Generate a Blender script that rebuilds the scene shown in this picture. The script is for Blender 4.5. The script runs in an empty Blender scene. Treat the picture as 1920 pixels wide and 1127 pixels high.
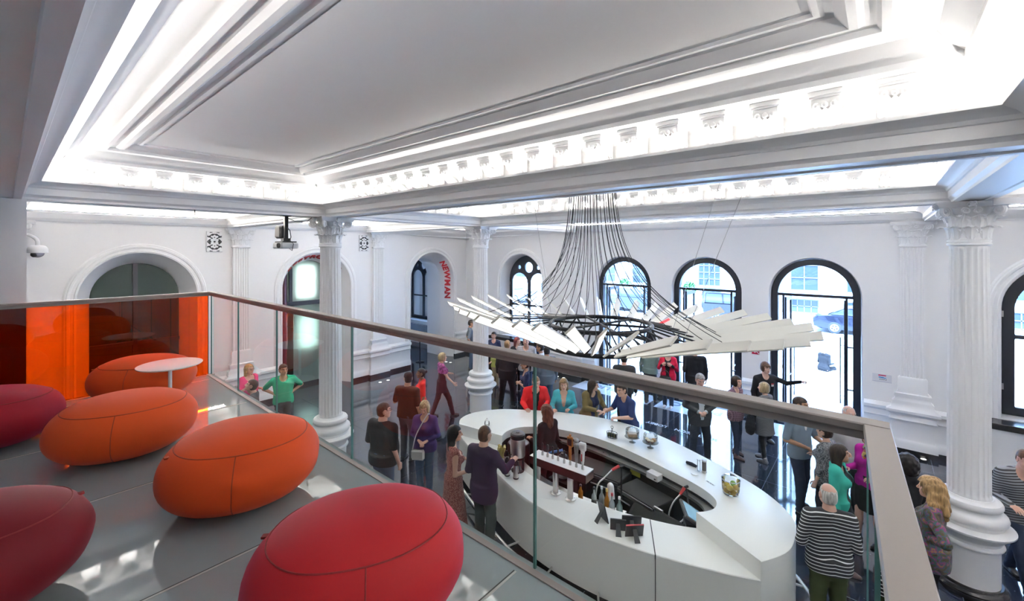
import bpy, bmesh, math, random
import numpy as np
from mathutils import Vector, Matrix
random.seed(7)
rng = np.random.default_rng(7)
PI = math.pi
sc = bpy.context.scene
COL = sc.collection

# ---------------------------------------------------------------- camera, sky, exposure
EYE = 4.35
cam_d = bpy.data.cameras.new('camera')
cam = bpy.data.objects.new('camera', cam_d)
COL.objects.link(cam)
cam.location = (0, 0, EYE)
cam.rotation_euler = (PI/2, 0, math.radians(40.5))
cam_d.sensor_width = 36.0
cam_d.lens = 812.0/1920.0*36.0
cam_d.shift_y = -93.5/1920.0
cam_d.clip_start = 0.02
cam_d.clip_end = 200
sc.camera = cam

sc.view_settings.view_transform = 'Standard'
sc.view_settings.look = 'None'
sc.view_settings.gamma = 1.0
sc.view_settings.use_curve_mapping = False
sc.view_settings.exposure = 2.42
cy = sc.cycles
cy.use_denoising = True
try:
    cy.denoiser = 'OPENIMAGEDENOISE'
except Exception:
    pass
cy.max_bounces = 10
cy.diffuse_bounces = 5
cy.glossy_bounces = 4
cy.transmission_bounces = 6
cy.transparent_max_bounces = 16
cy.caustics_reflective = False
cy.caustics_refractive = False
cy.sample_clamp_indirect = 6.0

SKY_STRENGTH = 4.6
SKY_COLOR = (0.33, 0.56, 1.0)
COVE_STRENGTH = 7.0
SIDE_COVE = 88.0
FRONT_COVE = 46.0
COVE_COLOR = (1.0, 0.965, 0.925)

w = bpy.data.worlds.new('overcast_sky')
sc.world = w
w.use_nodes = True
bg = w.node_tree.nodes['Background']
bg.inputs[0].default_value = (*SKY_COLOR, 1)
bg.inputs[1].default_value = SKY_STRENGTH

sun_d = bpy.data.lights.new('sun', 'SUN'); sun_d.energy = 16.0; sun_d.color = (.42,.66,1.0); sun_d.angle = math.radians(2)
sun = bpy.data.objects.new('sun', sun_d); COL.objects.link(sun)
sun.rotation_euler = (math.radians(24), 0, math.radians(12))       # high over the roof, falling on the street

def light_portal(name, loc, sx, sy, rot):
    d = bpy.data.lights.new(name, 'AREA')
    d.shape = 'RECTANGLE'; d.size = sx; d.size_y = sy
    d.cycles.is_portal = True
    o = bpy.data.objects.new(name, d); COL.objects.link(o)
    o.location = loc; o.rotation_euler = rot

# ---------------------------------------------------------------- materials
MATS = {}
def nodes_of(m):
    m.use_nodes = True
    return m.node_tree.nodes, m.node_tree.links

def mat(name, color=(.8,.8,.8), rough=.5, metal=0.0, spec=.5, bump=0, bscale=40, vary=0, vscale=6, sheen=0, sheen_c=(1,1,1), coat=0, emit=None, emit_s=0, trans=0, ior=1.45):
    if name in MATS: return MATS[name]
    m = bpy.data.materials.new(name); MATS[name] = m
    n, l = nodes_of(m)
    b = n['Principled BSDF']
    b.inputs['Base Color'].default_value = (*color, 1)
    b.inputs['Roughness'].default_value = rough
    b.inputs['Metallic'].default_value = metal
    b.inputs['Specular IOR Level'].default_value = spec
    b.inputs['IOR'].default_value = ior
    if trans: b.inputs['Transmission Weight'].default_value = trans
    if sheen:
        b.inputs['Sheen Weight'].default_value = sheen
        b.inputs['Sheen Tint'].default_value = (*sheen_c, 1)
    if coat: b.inputs['Coat Weight'].default_value = coat
    if emit:
        b.inputs['Emission Color'].default_value = (*emit, 1)
        b.inputs['Emission Strength'].default_value = emit_s
    if bump or vary:
        tc = n.new('ShaderNodeTexCoord')
    if vary:
        nz = n.new('ShaderNodeTexNoise'); nz.inputs['Scale'].default_value = vscale; nz.inputs['Detail'].default_value = 4
        l.new(tc.outputs['Object'], nz.inputs['Vector'])
        mr = n.new('ShaderNodeMapRange')
        mr.inputs['To Min'].default_value = 1-vary; mr.inputs['To Max'].default_value = 1+vary
        l.new(nz.outputs['Fac'], mr.inputs['Value'])
        mx = n.new('ShaderNodeVectorMath'); mx.operation = 'SCALE'
        mx.inputs[0].default_value = color
        l.new(mr.outputs['Result'], mx.inputs['Scale'])
        l.new(mx.outputs['Vector'], b.inputs['Base Color'])
    if bump:
        nb = n.new('ShaderNodeTexNoise'); nb.inputs['Scale'].default_value = bscale; nb.inputs['Detail'].default_value = 5
        l.new(tc.outputs['Object'], nb.inputs['Vector'])
        bp = n.new('ShaderNodeBump'); bp.inputs['Strength'].default_value = bump; bp.inputs['Distance'].default_value = .01
        l.new(nb.outputs['Fac'], bp.inputs['Height'])
        l.new(bp.outputs['Normal'], b.inputs['Normal'])
    return m

def thin_glass(name, tint=(1,1,1), gloss=1.0, rough=0.0, ior=1.5):
    """flat pane: straight-through tinted transmission plus a fresnel mirror reflection"""
    if name in MATS: return MATS[name]
    m = bpy.data.materials.new(name); MATS[name] = m
    n, l = nodes_of(m)
    n.remove(n['Principled BSDF'])
    out = n['Material Output']
    t = n.new('ShaderNodeBsdfTransparent'); t.inputs[0].default_value = (*tint, 1)
    g = n.new('ShaderNodeBsdfGlossy'); g.inputs['Roughness'].default_value = rough
    g.inputs['Color'].default_value = (gloss, gloss, gloss, 1)
    f = n.new('ShaderNodeFresnel'); f.inputs['IOR'].default_value = ior
    mx = n.new('ShaderNodeMixShader')
    l.new(f.outputs[0], mx.inputs[0]); l.new(t.outputs[0], mx.inputs[1]); l.new(g.outputs[0], mx.inputs[2])
    l.new(mx.outputs[0], out.inputs['Surface'])
    return m

def ramp_mat(name, tex, stops, scale=5, rough=.8, detail=3, stretch=(1,1,1), dist=0, interp='LINEAR'):
    """cloth print: a noise / voronoi / wave field through a colour ramp"""
    if name in MATS: return MATS[name]
    m = bpy.data.materials.new(name); MATS[name] = m
    n, l = nodes_of(m); b = n['Principled BSDF']; b.inputs['Roughness'].default_value = rough
    tc = n.new('ShaderNodeTexCoord'); mp = n.new('ShaderNodeMapping'); mp.inputs['Scale'].default_value = stretch
    l.new(tc.outputs['Object'], mp.inputs['Vector'])
    if tex == 'noise':
        t = n.new('ShaderNodeTexNoise'); t.inputs['Detail'].default_value = detail; o = t.outputs['Fac']
        t.inputs['Distortion'].default_value = dist
    elif tex == 'voronoi':
        t = n.new('ShaderNodeTexVoronoi'); o = t.outputs['Color']
    elif tex == 'wave':
        t = n.new('ShaderNodeTexWave'); t.bands_direction = 'Z'; o = t.outputs['Fac']
        t.inputs['Distortion'].default_value = dist; t.inputs['Detail'].default_value = 1
    t.inputs['Scale'].default_value = scale
    l.new(mp.outputs['Vector'], t.inputs['Vector'])
    r = n.new('ShaderNodeValToRGB'); r.color_ramp.interpolation = interp
    e = r.color_ramp.elements
    while len(e) < len(stops): e.new(.5)
    for k, (p, c) in enumerate(stops):
        e[k].position = p; e[k].color = (*c, 1)
    l.new(o, r.inputs['Fac']); l.new(r.outputs['Color'], b.inputs['Base Color'])
    return m

def check_mat(name, base, line, s=(14,14,14), w=.16, rough=.85):
    """woven check: two sets of lines in object space"""
    if name in MATS: return MATS[name]
    m = bpy.data.materials.new(name); MATS[name] = m
    n, l = nodes_of(m); b = n['Principled BSDF']; b.inputs['Roughness'].default_value = rough
    tc = n.new('ShaderNodeTexCoord'); sp = n.new('ShaderNodeSeparateXYZ'); l.new(tc.outputs['Object'], sp.inputs[0])
    outs = []
    for ax in (0, 2):
        a = n.new('ShaderNodeMath'); a.operation = 'MULTIPLY'; a.inputs[1].default_value = s[ax]; l.new(sp.outputs[ax], a.inputs[0])
        f = n.new('ShaderNodeMath'); f.operation = 'FRACT'; l.new(a.outputs[0], f.inputs[0])
        c = n.new('ShaderNodeMath'); c.operation = 'LESS_THAN'; c.inputs[1].default_value = w; l.new(f.outputs[0], c.inputs[0])
        outs.append(c)
    mxm = n.new('ShaderNodeMath'); mxm.operation = 'MAXIMUM'; l.new(outs[0].outputs[0], mxm.inputs[0]); l.new(outs[1].outputs[0], mxm.inputs[1])
    mx = n.new('ShaderNodeMix'); mx.data_type = 'RGBA'
    mx.inputs['A'].default_value = (*base, 1); mx.inputs['B'].default_value = (*line, 1)
    l.new(mxm.outputs[0], mx.inputs['Factor']); l.new(mx.outputs['Result'], b.inputs['Base Color'])
    return m

def stripe_mat(name, base, line, freq=26, w=.27, rough=.85):
    if name in MATS: return MATS[name]
    m = bpy.data.materials.new(name); MATS[name] = m
    n, l = nodes_of(m); b = n['Principled BSDF']; b.inputs['Roughness'].default_value = rough
    tc = n.new('ShaderNodeTexCoord'); sp = n.new('ShaderNodeSeparateXYZ'); l.new(tc.outputs['Object'], sp.inputs[0])
    ax = n.new('ShaderNodeMath'); ax.operation = 'ABSOLUTE'; l.new(sp.outputs[0], ax.inputs[0])
    sl = n.new('ShaderNodeMath'); sl.operation = 'MULTIPLY_ADD'; sl.inputs[1].default_value = .14; l.new(ax.outputs[0], sl.inputs[0]); l.new(sp.outputs[2], sl.inputs[2])
    a = n.new('ShaderNodeMath'); a.operation = 'MULTIPLY'; a.inputs[1].default_value = freq; l.new(sl.outputs[0], a.inputs[0])
    f = n.new('ShaderNodeMath'); f.operation = 'FRACT'; l.new(a.outputs[0], f.inputs[0])
    c = n.new('ShaderNodeMath'); c.operation = 'LESS_THAN'; c.inputs[1].default_value = w; l.new(f.outputs[0], c.inputs[0])
    mx = n.new('ShaderNodeMix'); mx.data_type = 'RGBA'
    mx.inputs['A'].default_value = (*base, 1); mx.inputs['B'].default_value = (*line, 1)
    l.new(c.outputs[0], mx.inputs['Factor']); l.new(mx.outputs['Result'], b.inputs['Base Color'])
    return m

# ---------------------------------------------------------------- object helpers
def link(name, me, parent=None):
    o = bpy.data.objects.new(name, me); COL.objects.link(o)
    if parent is not None: o.parent = parent
    return o

def tag(o, label=None, cat=None, group=None, kind=None):
    if label: o['label'] = label
    if cat: o['category'] = cat
    if group: o['group'] = group
    if kind: o['kind'] = kind
    return o

def thing(name, label, cat, loc=(0,0,0), rz=0, group=None):
    o = bpy.data.objects.new(name, None); COL.objects.link(o)
    o.location = loc; o.rotation_euler = (0, 0, rz); o.empty_display_size = .1
    return tag(o, label, cat, group)

def structure(name, loc=(0,0,0)):
    o = bpy.data.objects.new(name, None); COL.objects.link(o); o.location = loc
    o['kind'] = 'structure'
    return o

def raw_mesh(name, V, F, mats, midx=None, smooth=None):
    """V (n,3) array, F list of faces or an (m,4) array"""
    me = bpy.data.meshes.new(name)
    V = np.asarray(V, dtype=np.float32).reshape(-1, 3)
    if isinstance(F, np.ndarray):
        k = F.shape[1]; nf = len(F)
        me.vertices.add(len(V)); me.vertices.foreach_set('co', V.ravel())
        me.loops.add(nf*k); me.loops.foreach_set('vertex_index', F.astype(np.int32).ravel())
        me.polygons.add(nf); me.polygons.foreach_set('loop_start', np.arange(nf, dtype=np.int32)*k)
    else:
        flat = [i for f in F for i in f]; nf = len(F)
        st = np.zeros(nf, np.int32)
        if nf: st[1:] = np.cumsum([len(f) for f in F])[:-1]
        me.vertices.add(len(V)); me.vertices.foreach_set('co', V.ravel())
        me.loops.add(len(flat)); me.loops.foreach_set('vertex_index', np.asarray(flat, np.int32))
        me.polygons.add(nf); me.polygons.foreach_set('loop_start', st)
    if not isinstance(mats, (list, tuple)): mats = [mats]
    for m in mats: me.materials.append(m)
    if midx is not None: me.polygons.foreach_set('material_index', np.asarray(midx, np.int32))
    me.update(calc_edges=True)
    me.validate()
    if smooth is not None:
        me.polygons.foreach_set('use_smooth', np.ones(len(me.polygons), bool))
        if smooth < 170: me.set_sharp_from_angle(angle=math.radians(smooth))
    else:
        me.polygons.foreach_set('use_smooth', np.zeros(len(me.polygons), bool))
    return me

class MB:
    """collects shapes and links them as one mesh object"""
    def __init__(s): s.v = []; s.f = []; s.m = []
    def add(s, vs, fs, m=0, M=None):
        b = len(s.v)
        if M is not None: vs = [tuple(M @ Vector(p)) for p in vs]
        s.v.extend(tuple(p) for p in vs)
        s.f.extend(tuple(i+b for i in f) for f in fs)
        s.m.extend([m]*len(fs))
        return s
    def box(s, x0, x1, y0, y1, z0, z1, m=0, M=None):
        return s.add([(x0,y0,z0),(x1,y0,z0),(x1,y1,z0),(x0,y1,z0),(x0,y0,z1),(x1,y0,z1),(x1,y1,z1),(x0,y1,z1)],
            [(0,3,2,1),(4,5,6,7),(0,1,5,4),(1,2,6,5),(2,3,7,6),(3,0,4,7)], m, M)
    def bbox(s, x0, x1, y0, y1, z0, z1, b=.01, m=0, M=None):
        """box with chamfered vertical and top edges"""
        P = [(x0+b,y0),(x1-b,y0),(x1,y0+b),(x1,y1-b),(x1-b,y1),(x0+b,y1),(x0,y1-b),(x0,y0+b)]
        cx, cy_ = (x0+x1)/2, (y0+y1)/2
        def ins(p): return (p[0] + (b if p[0] < cx else -b)*.7, p[1] + (b if p[1] < cy_ else -b)*.7)
        rings = [[(*ins(p), z0) for p in P], [(*p, z0+b) for p in P], [(*p, z1-b) for p in P], [(*ins(p), z1) for p in P]]
        return s.loft(rings, True, True, m, M)
    def prism(s, poly, z0, z1, m=0, M=None):
        return s.loft([[(*p, z0) for p in poly], [(*p, z1) for p in poly]], True, True, m, M)
    def loft(s, rings, closed=True, caps=False, m=0, M=None):
        n = len(rings[0]); vs = [p for r in rings for p in r]; fs = []
        for i in range(len(rings)-1):
            for j in range(n if closed else n-1):
                k = (j+1) % n
                fs.append((i*n+j, i*n+k, (i+1)*n+k, (i+1)*n+j))
        if caps:
            fs.append(tuple(range(n-1, -1, -1))); fs.append(tuple((len(rings)-1)*n+j for j in range(n)))
        return s.add(vs, fs, m, M)
    def lathe(s, prof, n=24, c=(0,0), m=0, M=None, caps=True):
        rings = [[(c[0]+r*math.cos(2*PI*j/n), c[1]+r*math.sin(2*PI*j/n), z) for j in range(n)] for r, z in prof]
        return s.loft(rings, True, caps, m, M)
    def tube(s, path, r, n=8, m=0, M=None, caps=True):
        P = [Vector(p) for p in path]; rings = []; up = None
        for i, p in enumerate(P):
            t = (P[min(i+1, len(P)-1)]-P[max(i-1, 0)]).normalized()
            if up is None:
                up = Vector((0,0,1)) if abs(t.z) < .95 else Vector((1,0,0))
            a = t.cross(up).normalized(); b = a.cross(t).normalized(); up = b
            rr = r[i] if isinstance(r, (list, tuple)) else r
            rings.append([tuple(p + rr*(math.cos(2*PI*j/n)*a + math.sin(2*PI*j/n)*b)) for j in range(n)])
        return s.loft(rings, True, caps, m, M)
    def ring(s, path, r, n=8, m=0, M=None):
        """closed tube"""
        P = [Vector(p) for p in path]; k = len(P); rings = []
        for i, p in enumerate(P):
            t = (P[(i+1) % k]-P[i-1]).normalized(); up = Vector((0,0,1)) if abs(t.z) < .95 else Vector((1,0,0))
            a = t.cross(up).normalized(); b = a.cross(t).normalized()
            rings.append([tuple(p + r*(math.cos(2*PI*j/n)*a + math.sin(2*PI*j/n)*b)) for j in range(n)])
        rings.append(rings[0])
        return s.loft(rings, True, False, m, M)
    def ball(s, c, r, n=12, k=8, m=0, M=None):
        if not isinstance(r, (tuple, list)): r = (r, r, r)
        rings = []
        for i in range(k+1):
            a = -PI/2 + PI*i/k; q = max(math.cos(a), .001)
            rings.append([(c[0]+r[0]*q*math.cos(2*PI*j/n), c[1]+r[1]*q*math.sin(2*PI*j/n), c[2]+r[2]*math.sin(a)) for j in range(n)])
        return s.loft(rings, True, True, m, M)
    def mesh(s, name, mats, smooth=None):
        return raw_mesh(name, s.v, s.f, mats, s.m, smooth)
    def obj(s, name, mats, parent=None, smooth=None):
        return link(name, s.mesh(name, mats, smooth), parent)

def spline(pts, n=8, closed=True):
    """Catmull-Rom through 2-D or 3-D points"""
    P = [np.array(p, float) for p in pts]; k = len(P); out = []
    rngk = range(k) if closed else range(k-1)
    for i in rngk:
        p0 = P[(i-1) % k] if closed or i > 0 else P[i]
        p1 = P[i]; p2 = P[(i+1) % k]
        p3 = P[(i+2) % k] if closed or i+2 < k else P[i+1]
        for j in range(n):
            t = j/n
            out.append(tuple(.5*(2*p1+(p2-p0)*t+(2*p0-5*p1+4*p2-p3)*t*t+(3*p1-p0-3*p2+p3)*t**3)))
    if not closed: out.append(tuple(P[-1]))
    return out

def copy_tree(o, parent=None):
    c = o.copy(); COL.objects.link(c)
    if parent is not None: c.parent = parent
    for ch in list(o.children): copy_tree(ch, c)
    return c

def text_mesh(name, txt, size, m, ext=.004, bold=.0, parent=None, align='CENTER'):
    cu = bpy.data.curves.new('lettering', 'FONT'); cu.body = txt; cu.size = size; cu.extrude = ext; cu.offset = bold
    cu.align_x = align; cu.align_y = 'CENTER'; cu.resolution_u = 3
    o = bpy.data.objects.new('lettering', cu); COL.objects.link(o)
    dg = bpy.context.evaluated_depsgraph_get()
    me = bpy.data.meshes.new_from_object(o.evaluated_get(dg))
    bpy.data.objects.remove(o); bpy.data.curves.remove(cu)
    me.name = name; me.materials.clear(); me.materials.append(m)
    return link(name, me, parent)

# ---------------------------------------------------------------- implicit surfaces (surface nets)
def surface_nets(f, org, h):
    s = f < 0
    nx, ny, nz = f.shape
    c = [s[i:nx-1+i, j:ny-1+j, k:nz-1+k] for i in (0,1) for j in (0,1) for k in (0,1)]
    anyb = c[0].copy(); allb = c[0].copy()
    for q in c[1:]: anyb |= q; allb &= q
    mk = anyb & ~allb
    I, J, K = np.nonzero(mk)
    if len(I) == 0: return np.zeros((0,3)), np.zeros((0,4), int)
    idx = -np.ones(mk.shape, np.int64); idx[I, J, K] = np.arange(len(I))
    pos = np.zeros((len(I), 3)); cnt = np.zeros(len(I))
    cn = [(i,j,k) for i in (0,1) for j in (0,1) for k in (0,1)]
    for a in range(8):
        for b in range(a+1, 8):
            d = [cn[b][q]-cn[a][q] for q in range(3)]
            if sum(map(abs, d)) != 1: continue
            fa = f[I+cn[a][0], J+cn[a][1], K+cn[a][2]]; fb = f[I+cn[b][0], J+cn[b][1], K+cn[b][2]]
            x = (fa < 0) != (fb < 0)
            t = np.where(x, fa/np.where(fa == fb, 1, fa-fb), 0)
            for q in range(3): pos[:, q] += np.where(x, cn[a][q]+t*d[q], 0)
            cnt += x
    pos = (pos/cnt[:, None] + np.stack([I, J, K], 1))*h + np.asarray(org)
    Q = []
    for ax in range(3):
        sl0 = [slice(1, -1)]*3; sl1 = [slice(1, -1)]*3
        sl0[ax] = slice(0, -1); sl1[ax] = slice(1, None)
        a = s[tuple(sl0)]; b = s[tuple(sl1)]
        x = np.argwhere(a != b)
        if len(x) == 0: continue
        off = np.ones(3, int); off[ax] = 0
        g = x + off
        u, v = (ax+1) % 3, (ax+2) % 3
        eu = np.zeros(3, int); eu[u] = 1; ev = np.zeros(3, int); ev[v] = 1
        def ix(q): return idx[q[:, 0], q[:, 1], q[:, 2]]
        q4 = np.stack([ix(g-eu-ev), ix(g-ev), ix(g), ix(g-eu)], 1)
        ins = a[tuple(x.T)]
        q4[~ins] = q4[~ins][:, ::-1]
        Q.append(q4)
    F = np.concatenate(Q); F = F[(F >= 0).all(1)]
    return pos, F

class SDF:
    """a signed-distance field on a grid; every primitive only touches its own neighbourhood"""
    def __init__(s, lo, hi, h):
        s.h = h; s.lo = np.asarray(lo, float)
        n = [int(math.ceil((hi[i]-lo[i])/h))+1 for i in range(3)]
        s.ax = [s.lo[i]+h*np.arange(n[i]) for i in range(3)]
        s.f = np.full(n, 1.0, np.float32)
    def _sub(s, lo, hi, pad):
        sl = []
        for i in range(3):
            a = max(0, int((lo[i]-pad-s.lo[i])/s.h)); b = min(len(s.ax[i]), int((hi[i]+pad-s.lo[i])/s.h)+2)
            if b <= a: return None
            sl.append(slice(a, b))
        g = [s.ax[0][sl[0]][:, None, None], s.ax[1][sl[1]][None, :, None], s.ax[2][sl[2]][None, None, :]]
        return tuple(sl), g
    def _join(s, sl, d, k, op):
        a = s.f[sl]; d = d.astype(np.float32)
        if op == 'sub':
            s.f[sl] = np.maximum(a, -d) if k <= 0 else -s._sm(-a, d, k)
        else:
            s.f[sl] = np.minimum(a, d) if k <= 0 else s._sm(a, d, k)
    @staticmethod
    def _sm(a, b, k):
        q = np.clip(.5+.5*(b-a)/k, 0, 1)
        return b*(1-q)+a*q-k*q*(1-q)
    def cap(s, p, q, r1, r2=None, k=.02, sy=1.0, op='add'):
        """tapered capsule; sy squeezes it front to back"""
        r2 = r1 if r2 is None else r2
        p = np.asarray(p, float); q = np.asarray(q, float); R = max(r1, r2)
        x = s._sub(np.minimum(p, q)-R, np.maximum(p, q)+R, k+.05)
        if x is None: return s
        sl, (X, Y, Z) = x
        d = q-p; d2 = max((d*d).sum(), 1e-12)
        t = np.clip(((X-p[0])*d[0]+(Y-p[1])*d[1]+(Z-p[2])*d[2])/d2, 0, 1)
        e = np.sqrt((X-p[0]-t*d[0])**2+((Y-p[1]-t*d[1])/sy)**2+(Z-p[2]-t*d[2])**2) - (r1+(r2-r1)*t)
        s._join(sl, e*min(1, (1+sy)/2), k, op); return s
    def ell(s, c, r, k=.02, R=None, op='add'):
        c = np.asarray(c, float); r = np.asarray(r, float); m = r.max() if R is not None else r
        x = s._sub(c-m, c+m, k+.05)
        if x is None: return s
        sl, (X, Y, Z) = x
        x_, y_, z_ = X-c[0], Y-c[1], Z-c[2]
        if R is not None:
            A = np.asarray(R.transposed() if hasattr(R, 'transposed') else np.asarray(R).T, float)
            x_, y_, z_ = (A[i,0]*x_+A[i,1]*y_+A[i,2]*z_ for i in range(3))
        k0 = np.sqrt((x_/r[0])**2+(y_/r[1])**2+(z_/r[2])**2); k1 = np.sqrt((x_/r[0]**2)**2+(y_/r[1]**2)**2+(z_/r[2]**2)**2)
        s._join(sl, k0*(k0-1)/np.maximum(k1, 1e-6), k, op); return s
    def clip(s, nrm, d):
        """keep the side where nrm.p < d"""
        X, Y, Z = s.ax[0][:, None, None], s.ax[1][None, :, None], s.ax[2][None, None, :]
        s.f = np.maximum(s.f, (X*nrm[0]+Y*nrm[1]+Z*nrm[2]-d).astype(np.float32)); return s
    def grid(s): return s.ax[0][:, None, None], s.ax[1][None, :, None], s.ax[2][None, None, :]
    def mesh(s):
        f = s.f
        f[0], f[-1] = np.abs(f[0])+1e-4, np.abs(f[-1])+1e-4
        f[:, 0], f[:, -1] = np.abs(f[:, 0])+1e-4, np.abs(f[:, -1])+1e-4
        f[:, :, 0], f[:, :, -1] = np.abs(f[:, :, 0])+1e-4, np.abs(f[:, :, -1])+1e-4
        return surface_nets(f, s.lo, s.h)
# ---------------------------------------------------------------- surfaces of the place
M_PLASTER = mat('white_plaster', (.88,.87,.865), .62, bump=.04, bscale=18)
M_TRIM = mat('white_painted_moulding', (.89,.885,.88), .42)
M_CEIL = mat('ceiling_paint', (.89,.88,.87), .7)
M_BLACKBASE = mat('black_stone_plinth', (.018,.017,.018), .22)
M_BLACK = mat('black_metal', (.012,.013,.016), .35)
M_FRAME = mat('dark_window_frame', (.012,.014,.022), .38)
M_STEEL = mat('brushed_steel', (.62,.61,.59), .28, 1.0)
M_STEEL_D = mat('dull_steel', (.42,.41,.40), .38, 1.0)
M_TAUPE = mat('taupe_metal_rail', (.27,.24,.225), .42, .4)
M_GLASS_CLEAR = thin_glass('clear_glass', (.93,.97,.955))
M_GLASS_EDGE = mat('glass_edge_green', (.10,.24,.22), .12, 0, .8)
M_GLASS_ORANGE = thin_glass('orange_glass', (.80,.062,.001))
M_WINDOW = thin_glass('window_glass', (.96,.98,1.0))
M_RED = mat('red_letters', (.48,.012,.022), .5)
M_WHITE = mat('white_paint', (.82,.82,.82), .4)

def floor_material():
    m = bpy.data.materials.new('polished_dark_terrazzo'); n, l = nodes_of(m); b = n['Principled BSDF']
    tc = n.new('ShaderNodeTexCoord')
    v = n.new('ShaderNodeTexVoronoi'); v.inputs['Scale'].default_value = 24; l.new(tc.outputs['Object'], v.inputs['Vector'])
    near = n.new('ShaderNodeMath'); near.operation = 'LESS_THAN'; near.inputs[1].default_value = .16; l.new(v.outputs['Distance'], near.inputs[0])
    sel = n.new('ShaderNodeSeparateColor'); l.new(v.outputs['Color'], sel.inputs[0])
    pick = n.new('ShaderNodeMath'); pick.operation = 'GREATER_THAN'; pick.inputs[1].default_value = .9; l.new(sel.outputs[0], pick.inputs[0])
    chip = n.new('ShaderNodeMath'); chip.operation = 'MULTIPLY'; l.new(near.outputs[0], chip.inputs[0]); l.new(pick.outputs[0], chip.inputs[1])
    nz = n.new('ShaderNodeTexNoise'); nz.inputs['Scale'].default_value = 60; nz.inputs['Detail'].default_value = 6; l.new(tc.outputs['Object'], nz.inputs['Vector'])
    r = n.new('ShaderNodeValToRGB'); e = r.color_ramp.elements
    e[0].position = .3; e[0].color = (.009,.012,.020,1); e[1].position = .8; e[1].color = (.028,.036,.058,1)
    l.new(nz.outputs['Fac'], r.inputs['Fac'])
    # tile joints every 1.22 m
    sp = n.new('ShaderNodeSeparateXYZ'); l.new(tc.outputs['Object'], sp.inputs[0]); js = []
    for ax in (0, 1):
        a = n.new('ShaderNodeMath'); a.operation = 'MULTIPLY_ADD'; a.inputs[1].default_value = 1/1.22; a.inputs[2].default_value = .37; l.new(sp.outputs[ax], a.inputs[0])
        f = n.new('ShaderNodeMath'); f.operation = 'FRACT'; l.new(a.outputs[0], f.inputs[0])
        c = n.new('ShaderNodeMath'); c.operation = 'LESS_THAN'; c.inputs[1].default_value = .008; l.new(f.outputs[0], c.inputs[0]); js.append(c)
    jm = n.new('ShaderNodeMath'); jm.operation = 'MAXIMUM'; l.new(js[0].outputs[0], jm.inputs[0]); l.new(js[1].outputs[0], jm.inputs[1])
    m1 = n.new('ShaderNodeMix'); m1.data_type = 'RGBA'; l.new(chip.outputs[0], m1.inputs['Factor']); l.new(r.outputs['Color'], m1.inputs['A']); m1.inputs['B'].default_value = (.34,.38,.44,1)
    m2 = n.new('ShaderNodeMix'); m2.data_type = 'RGBA'; l.new(jm.outputs[0], m2.inputs['Factor']); l.new(m1.outputs['Result'], m2.inputs['A']); m2.inputs['B'].default_value = (.10,.12,.15,1)
    l.new(m2.outputs['Result'], b.inputs['Base Color'])
    b.inputs['Roughness'].default_value = .07; b.inputs['IOR'].default_value = 1.95
    return m
M_FLOOR = floor_material()

XL, YF, XR, YB = -13.4, 12.7, 6.2, -2.6      # left wall, street wall, right wall, wall behind
XC = (-8.05, .86); YC = (-.05, 4.06, 8.15)   # column lines
ZS = 4.97                                    # underside of the beams
SPRING = 3.2

fl = MB().box(-19.5, XR+.3, YB-.3, YF+.42, -.2, 0).obj('floor', M_FLOOR); fl['kind'] = 'structure'

def LW(u, z, d): return (XL-d, u, z)          # left wall: u along y, d into the wall
def FW(u, z, d): return (u, YF+d, z)          # street wall: u along x
def arc_path(c, r, spring, sill, n=28):
    p = [(c-r, sill), (c-r, spring)] + [(c-r*math.cos(PI*i/n), spring+r*math.sin(PI*i/n)) for i in range(1, n)] + [(c+r, spring), (c+r, sill)]
    return p
def arch_wall(mb, F, u0, u1, z0, z1, ops, d=0):
    u = u0
    for c, r, spring, sill in sorted(ops):
        if c-r > u: mb.add([F(u,z0,d),F(c-r,z0,d),F(c-r,z1,d),F(u,z1,d)], [(0,1,2,3)])
        if sill > z0: mb.add([F(c-r,z0,d),F(c+r,z0,d),F(c+r,sill,d),F(c-r,sill,d)], [(0,1,2,3)])
        P = arc_path(c, r, spring, sill)[1:-1]
        for a, b in zip(P, P[1:]): mb.add([F(a[0],a[1],d),F(b[0],b[1],d),F(b[0],z1,d),F(a[0],z1,d)], [(0,1,2,3)])
        u = c+r
    mb.add([F(u,z0,d),F(u1,z0,d),F(u1,z1,d),F(u,z1,d)], [(0,1,2,3)])
def reveal(mb, F, c, spring, sill, prof, n=28, sills=True):
    """prof: list of (radius, depth)"""
    rings = [[F(u, z, d) for u, z in arc_path(c, r, spring, sill, n)] for r, d in prof]
    mb.loft(rings, closed=False)
    if sills and sill > .2:
        r0, d0 = prof[0]; r1, d1 = prof[-1]
        mb.add([F(c-r0,sill,d0),F(c+r0,sill,d0),F(c+r1,sill,d1),F(c-r1,sill,d1)], [(0,1,2,3)])
def archivolt(name, F, c, r, spring, foot, parent=None):
    prof = [(0,.0),(0,-.035),(.035,-.05),(.05,-.03),(.10,-.03),(.115,-.05),(.15,-.055),(.17,-.035),(.19,-.035),(.21,-.012),(.22,0)]
    mb = MB(); rings = [[F(u, z, d) for u, z in arc_path(c, r+dr, spring, foot, 36)] for dr, d in prof]
    mb.loft(rings, closed=False)
    for k in (0, -1): mb.add([q[k] for q in rings], [tuple(range(len(rings)))])
    return mb.obj(name, M_TRIM, parent, smooth=35)

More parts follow.
